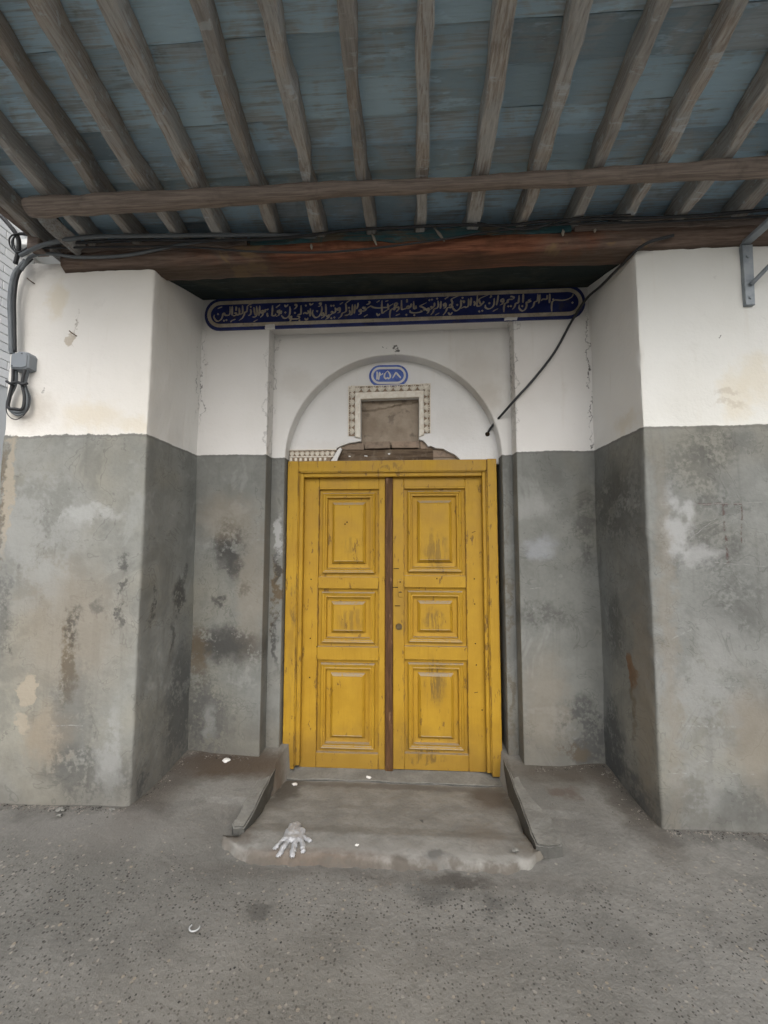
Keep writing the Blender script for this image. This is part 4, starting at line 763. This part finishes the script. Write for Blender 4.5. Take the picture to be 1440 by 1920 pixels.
def scrap(name, x, y, z, s, lab, seed, cat='litter', mat=None):
    r = random.Random(seed); bm = bmesh.new(); bmesh.ops.create_icosphere(bm, subdivisions=2, radius=1)
    for q in bm.verts: q.co = Vector((q.co.x*s*r.uniform(.7,1.2)*1.3, q.co.y*s, q.co.z*s*.5))*(1+.5*mn.noise(q.co*2+Vector((seed,0,0))))+Vector((x,y,z+s*.25))
    tag(bmobj(name, bm, mat or white_p, None), lab, cat)
g = G('white_paper'); white_p = g.done((.72,.71,.68), .8, None, .3)
scrap('paper_scrap', -1.06,.47,.012,.020, 'crumpled white paper scrap in the dirty left corner of the recess', 3)
scrap('paper_scrap', -.155,.70,-.187,.014, 'small white paper scrap on the threshold under the left door leaf', 5)
scrap('paper_scrap', -.63,.56,-.17,.014, 'torn white scrap at the left end of the doorstep by the frame foot', 8)
scrap('paper_scrap', -.12,-.245,.034,.007, 'tiny white crumb on the lip of the doorstep', 9)
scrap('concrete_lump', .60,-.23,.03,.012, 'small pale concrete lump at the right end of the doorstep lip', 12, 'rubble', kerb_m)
for k, (x, y, s) in enumerate([(-1.72,-.05,.018),(-1.69,-.09,.012),(-1.45,-.03,.012)]):
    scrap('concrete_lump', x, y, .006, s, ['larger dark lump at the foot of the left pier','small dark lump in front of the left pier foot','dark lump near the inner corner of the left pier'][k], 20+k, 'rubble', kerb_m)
g = G('clear_ring'); ringm = g.done((.42,.43,.43), .25, None, .5)
rg = tube('plastic_ring', [(-.672+.018*math.cos(a), -.643+.016*math.sin(a), .0+.003) for a in np.linspace(2.6, 2*math.pi+.3, 14)], .003, ringm, None, n=4, sides=6); tag(rg, 'broken clear plastic ring lying on the street', 'litter')
# loose grit on the street
g = G('grit_stone'); gc = g.mix(g.ss(g.vor(40, out='Color'), .2, .8), (.035,.033,.03), (.21,.19,.165)); grit_m = g.done(gc, .85, None, .3)
V = []; F = []
for k in range(3600):
    x = random.uniform(-2.2,2.2); y = random.uniform(-1.25,.55) if random.random() < .25 else random.uniform(-1.25,-.25)
    if -.86 < x < .9 and y > -.34: continue
    if abs(x) > 1.36 and y > -.02: continue
    s = random.choice((.0016,.002,.0025,.0025,.0035,.005)); z = gz(x, y); a = random.random()*6.28; b = len(V)
    for q in range(4): V.append((x+math.cos(a+q*1.57)*s*random.uniform(.7,1.4), y+math.sin(a+q*1.57)*s*random.uniform(.7,1.4), z-.0005))
    V.append((x+random.uniform(-.3,.3)*s, y, z+s*random.uniform(.35,.8)))
    F += [(b, b+1, b+4), (b+1, b+2, b+4), (b+2, b+3, b+4), (b+3, b, b+4)]
for k in range(1700):                                       # dirt swept against the foot of the walls
    r_ = random.random()
    if r_ < .3: x, y = random.uniform(-2.2,-1.38), -.012-abs(random.gauss(0,.022))
    elif r_ < .6: x, y = random.uniform(1.38,2.2), -.012-abs(random.gauss(0,.022))
    elif r_ < .8: x, y = random.choice((-1,1))*(1.36-abs(random.gauss(0,.03))), random.uniform(0,.55)
    else: x, y = random.choice((-1,1))*random.uniform(.9,1.36), .555-abs(random.gauss(0,.03))
    s = random.choice((.002,.003,.003,.004,.006)); z = gz(x, y); a = random.random()*6.28; b = len(V)
    for q in range(4): V.append((x+math.cos(a+q*1.57)*s*random.uniform(.7,1.4), y+math.sin(a+q*1.57)*s*random.uniform(.7,1.4), z-.0005))
    V.append((x+random.uniform(-.3,.3)*s, y, z+s*random.uniform(.35,.9)))
    F += [(b, b+1, b+4), (b+1, b+2, b+4), (b+2, b+3, b+4), (b+3, b, b+4)]
gt = mesh('street_grit', V, F, grit_m); tag(gt, 'fine pale and dark grit scattered over the street', 'grit', kind='stuff')

# ================================================================== NEIGHBOUR BUILDING
nb = thing('neighbour_building', 'bright white brick building beyond the left end of the wall', 'building', (-4.9,5,0))
g = G('white_brick'); c = g.mix(g.rnd(), (.72,.73,.72), (.82,.82,.80)); wb = g.done(c, .7, g.bump(g.noise(30,4,.6), .004, .6), .3)
g = G('pale_mortar'); mo = g.done((.60,.61,.60), .95, None, .1)
box('wall', -8.0,-4.62,1.2,14,-.3,9.0, mo, nb)
bk = mesh_only('brick', lambda bm: bm_box(bm, -.01,.015,-.118,.118,-.047,.047,.004), wb)
for j in range(34):
    for i in range(8): inst('brick', bk, nb, (-4.62, 1.34+.245*i+(.12 if j % 2 else 0), 3.3+.103*j))
box('ledge', -4.60,-4.2,2.2,2.75,5.02,5.10, wb, nb, .01)['label'] = 'pale concrete window ledge'
bm = bmesh.new()
for k in range(4): bm_box(bm, -4.24,-4.225,2.22+.16*k,2.235+.16*k,5.10,5.32)
bm_box(bm, -4.25,-4.215,2.2,2.75,5.30,5.33); bmobj('railing', bm, cab, nb)
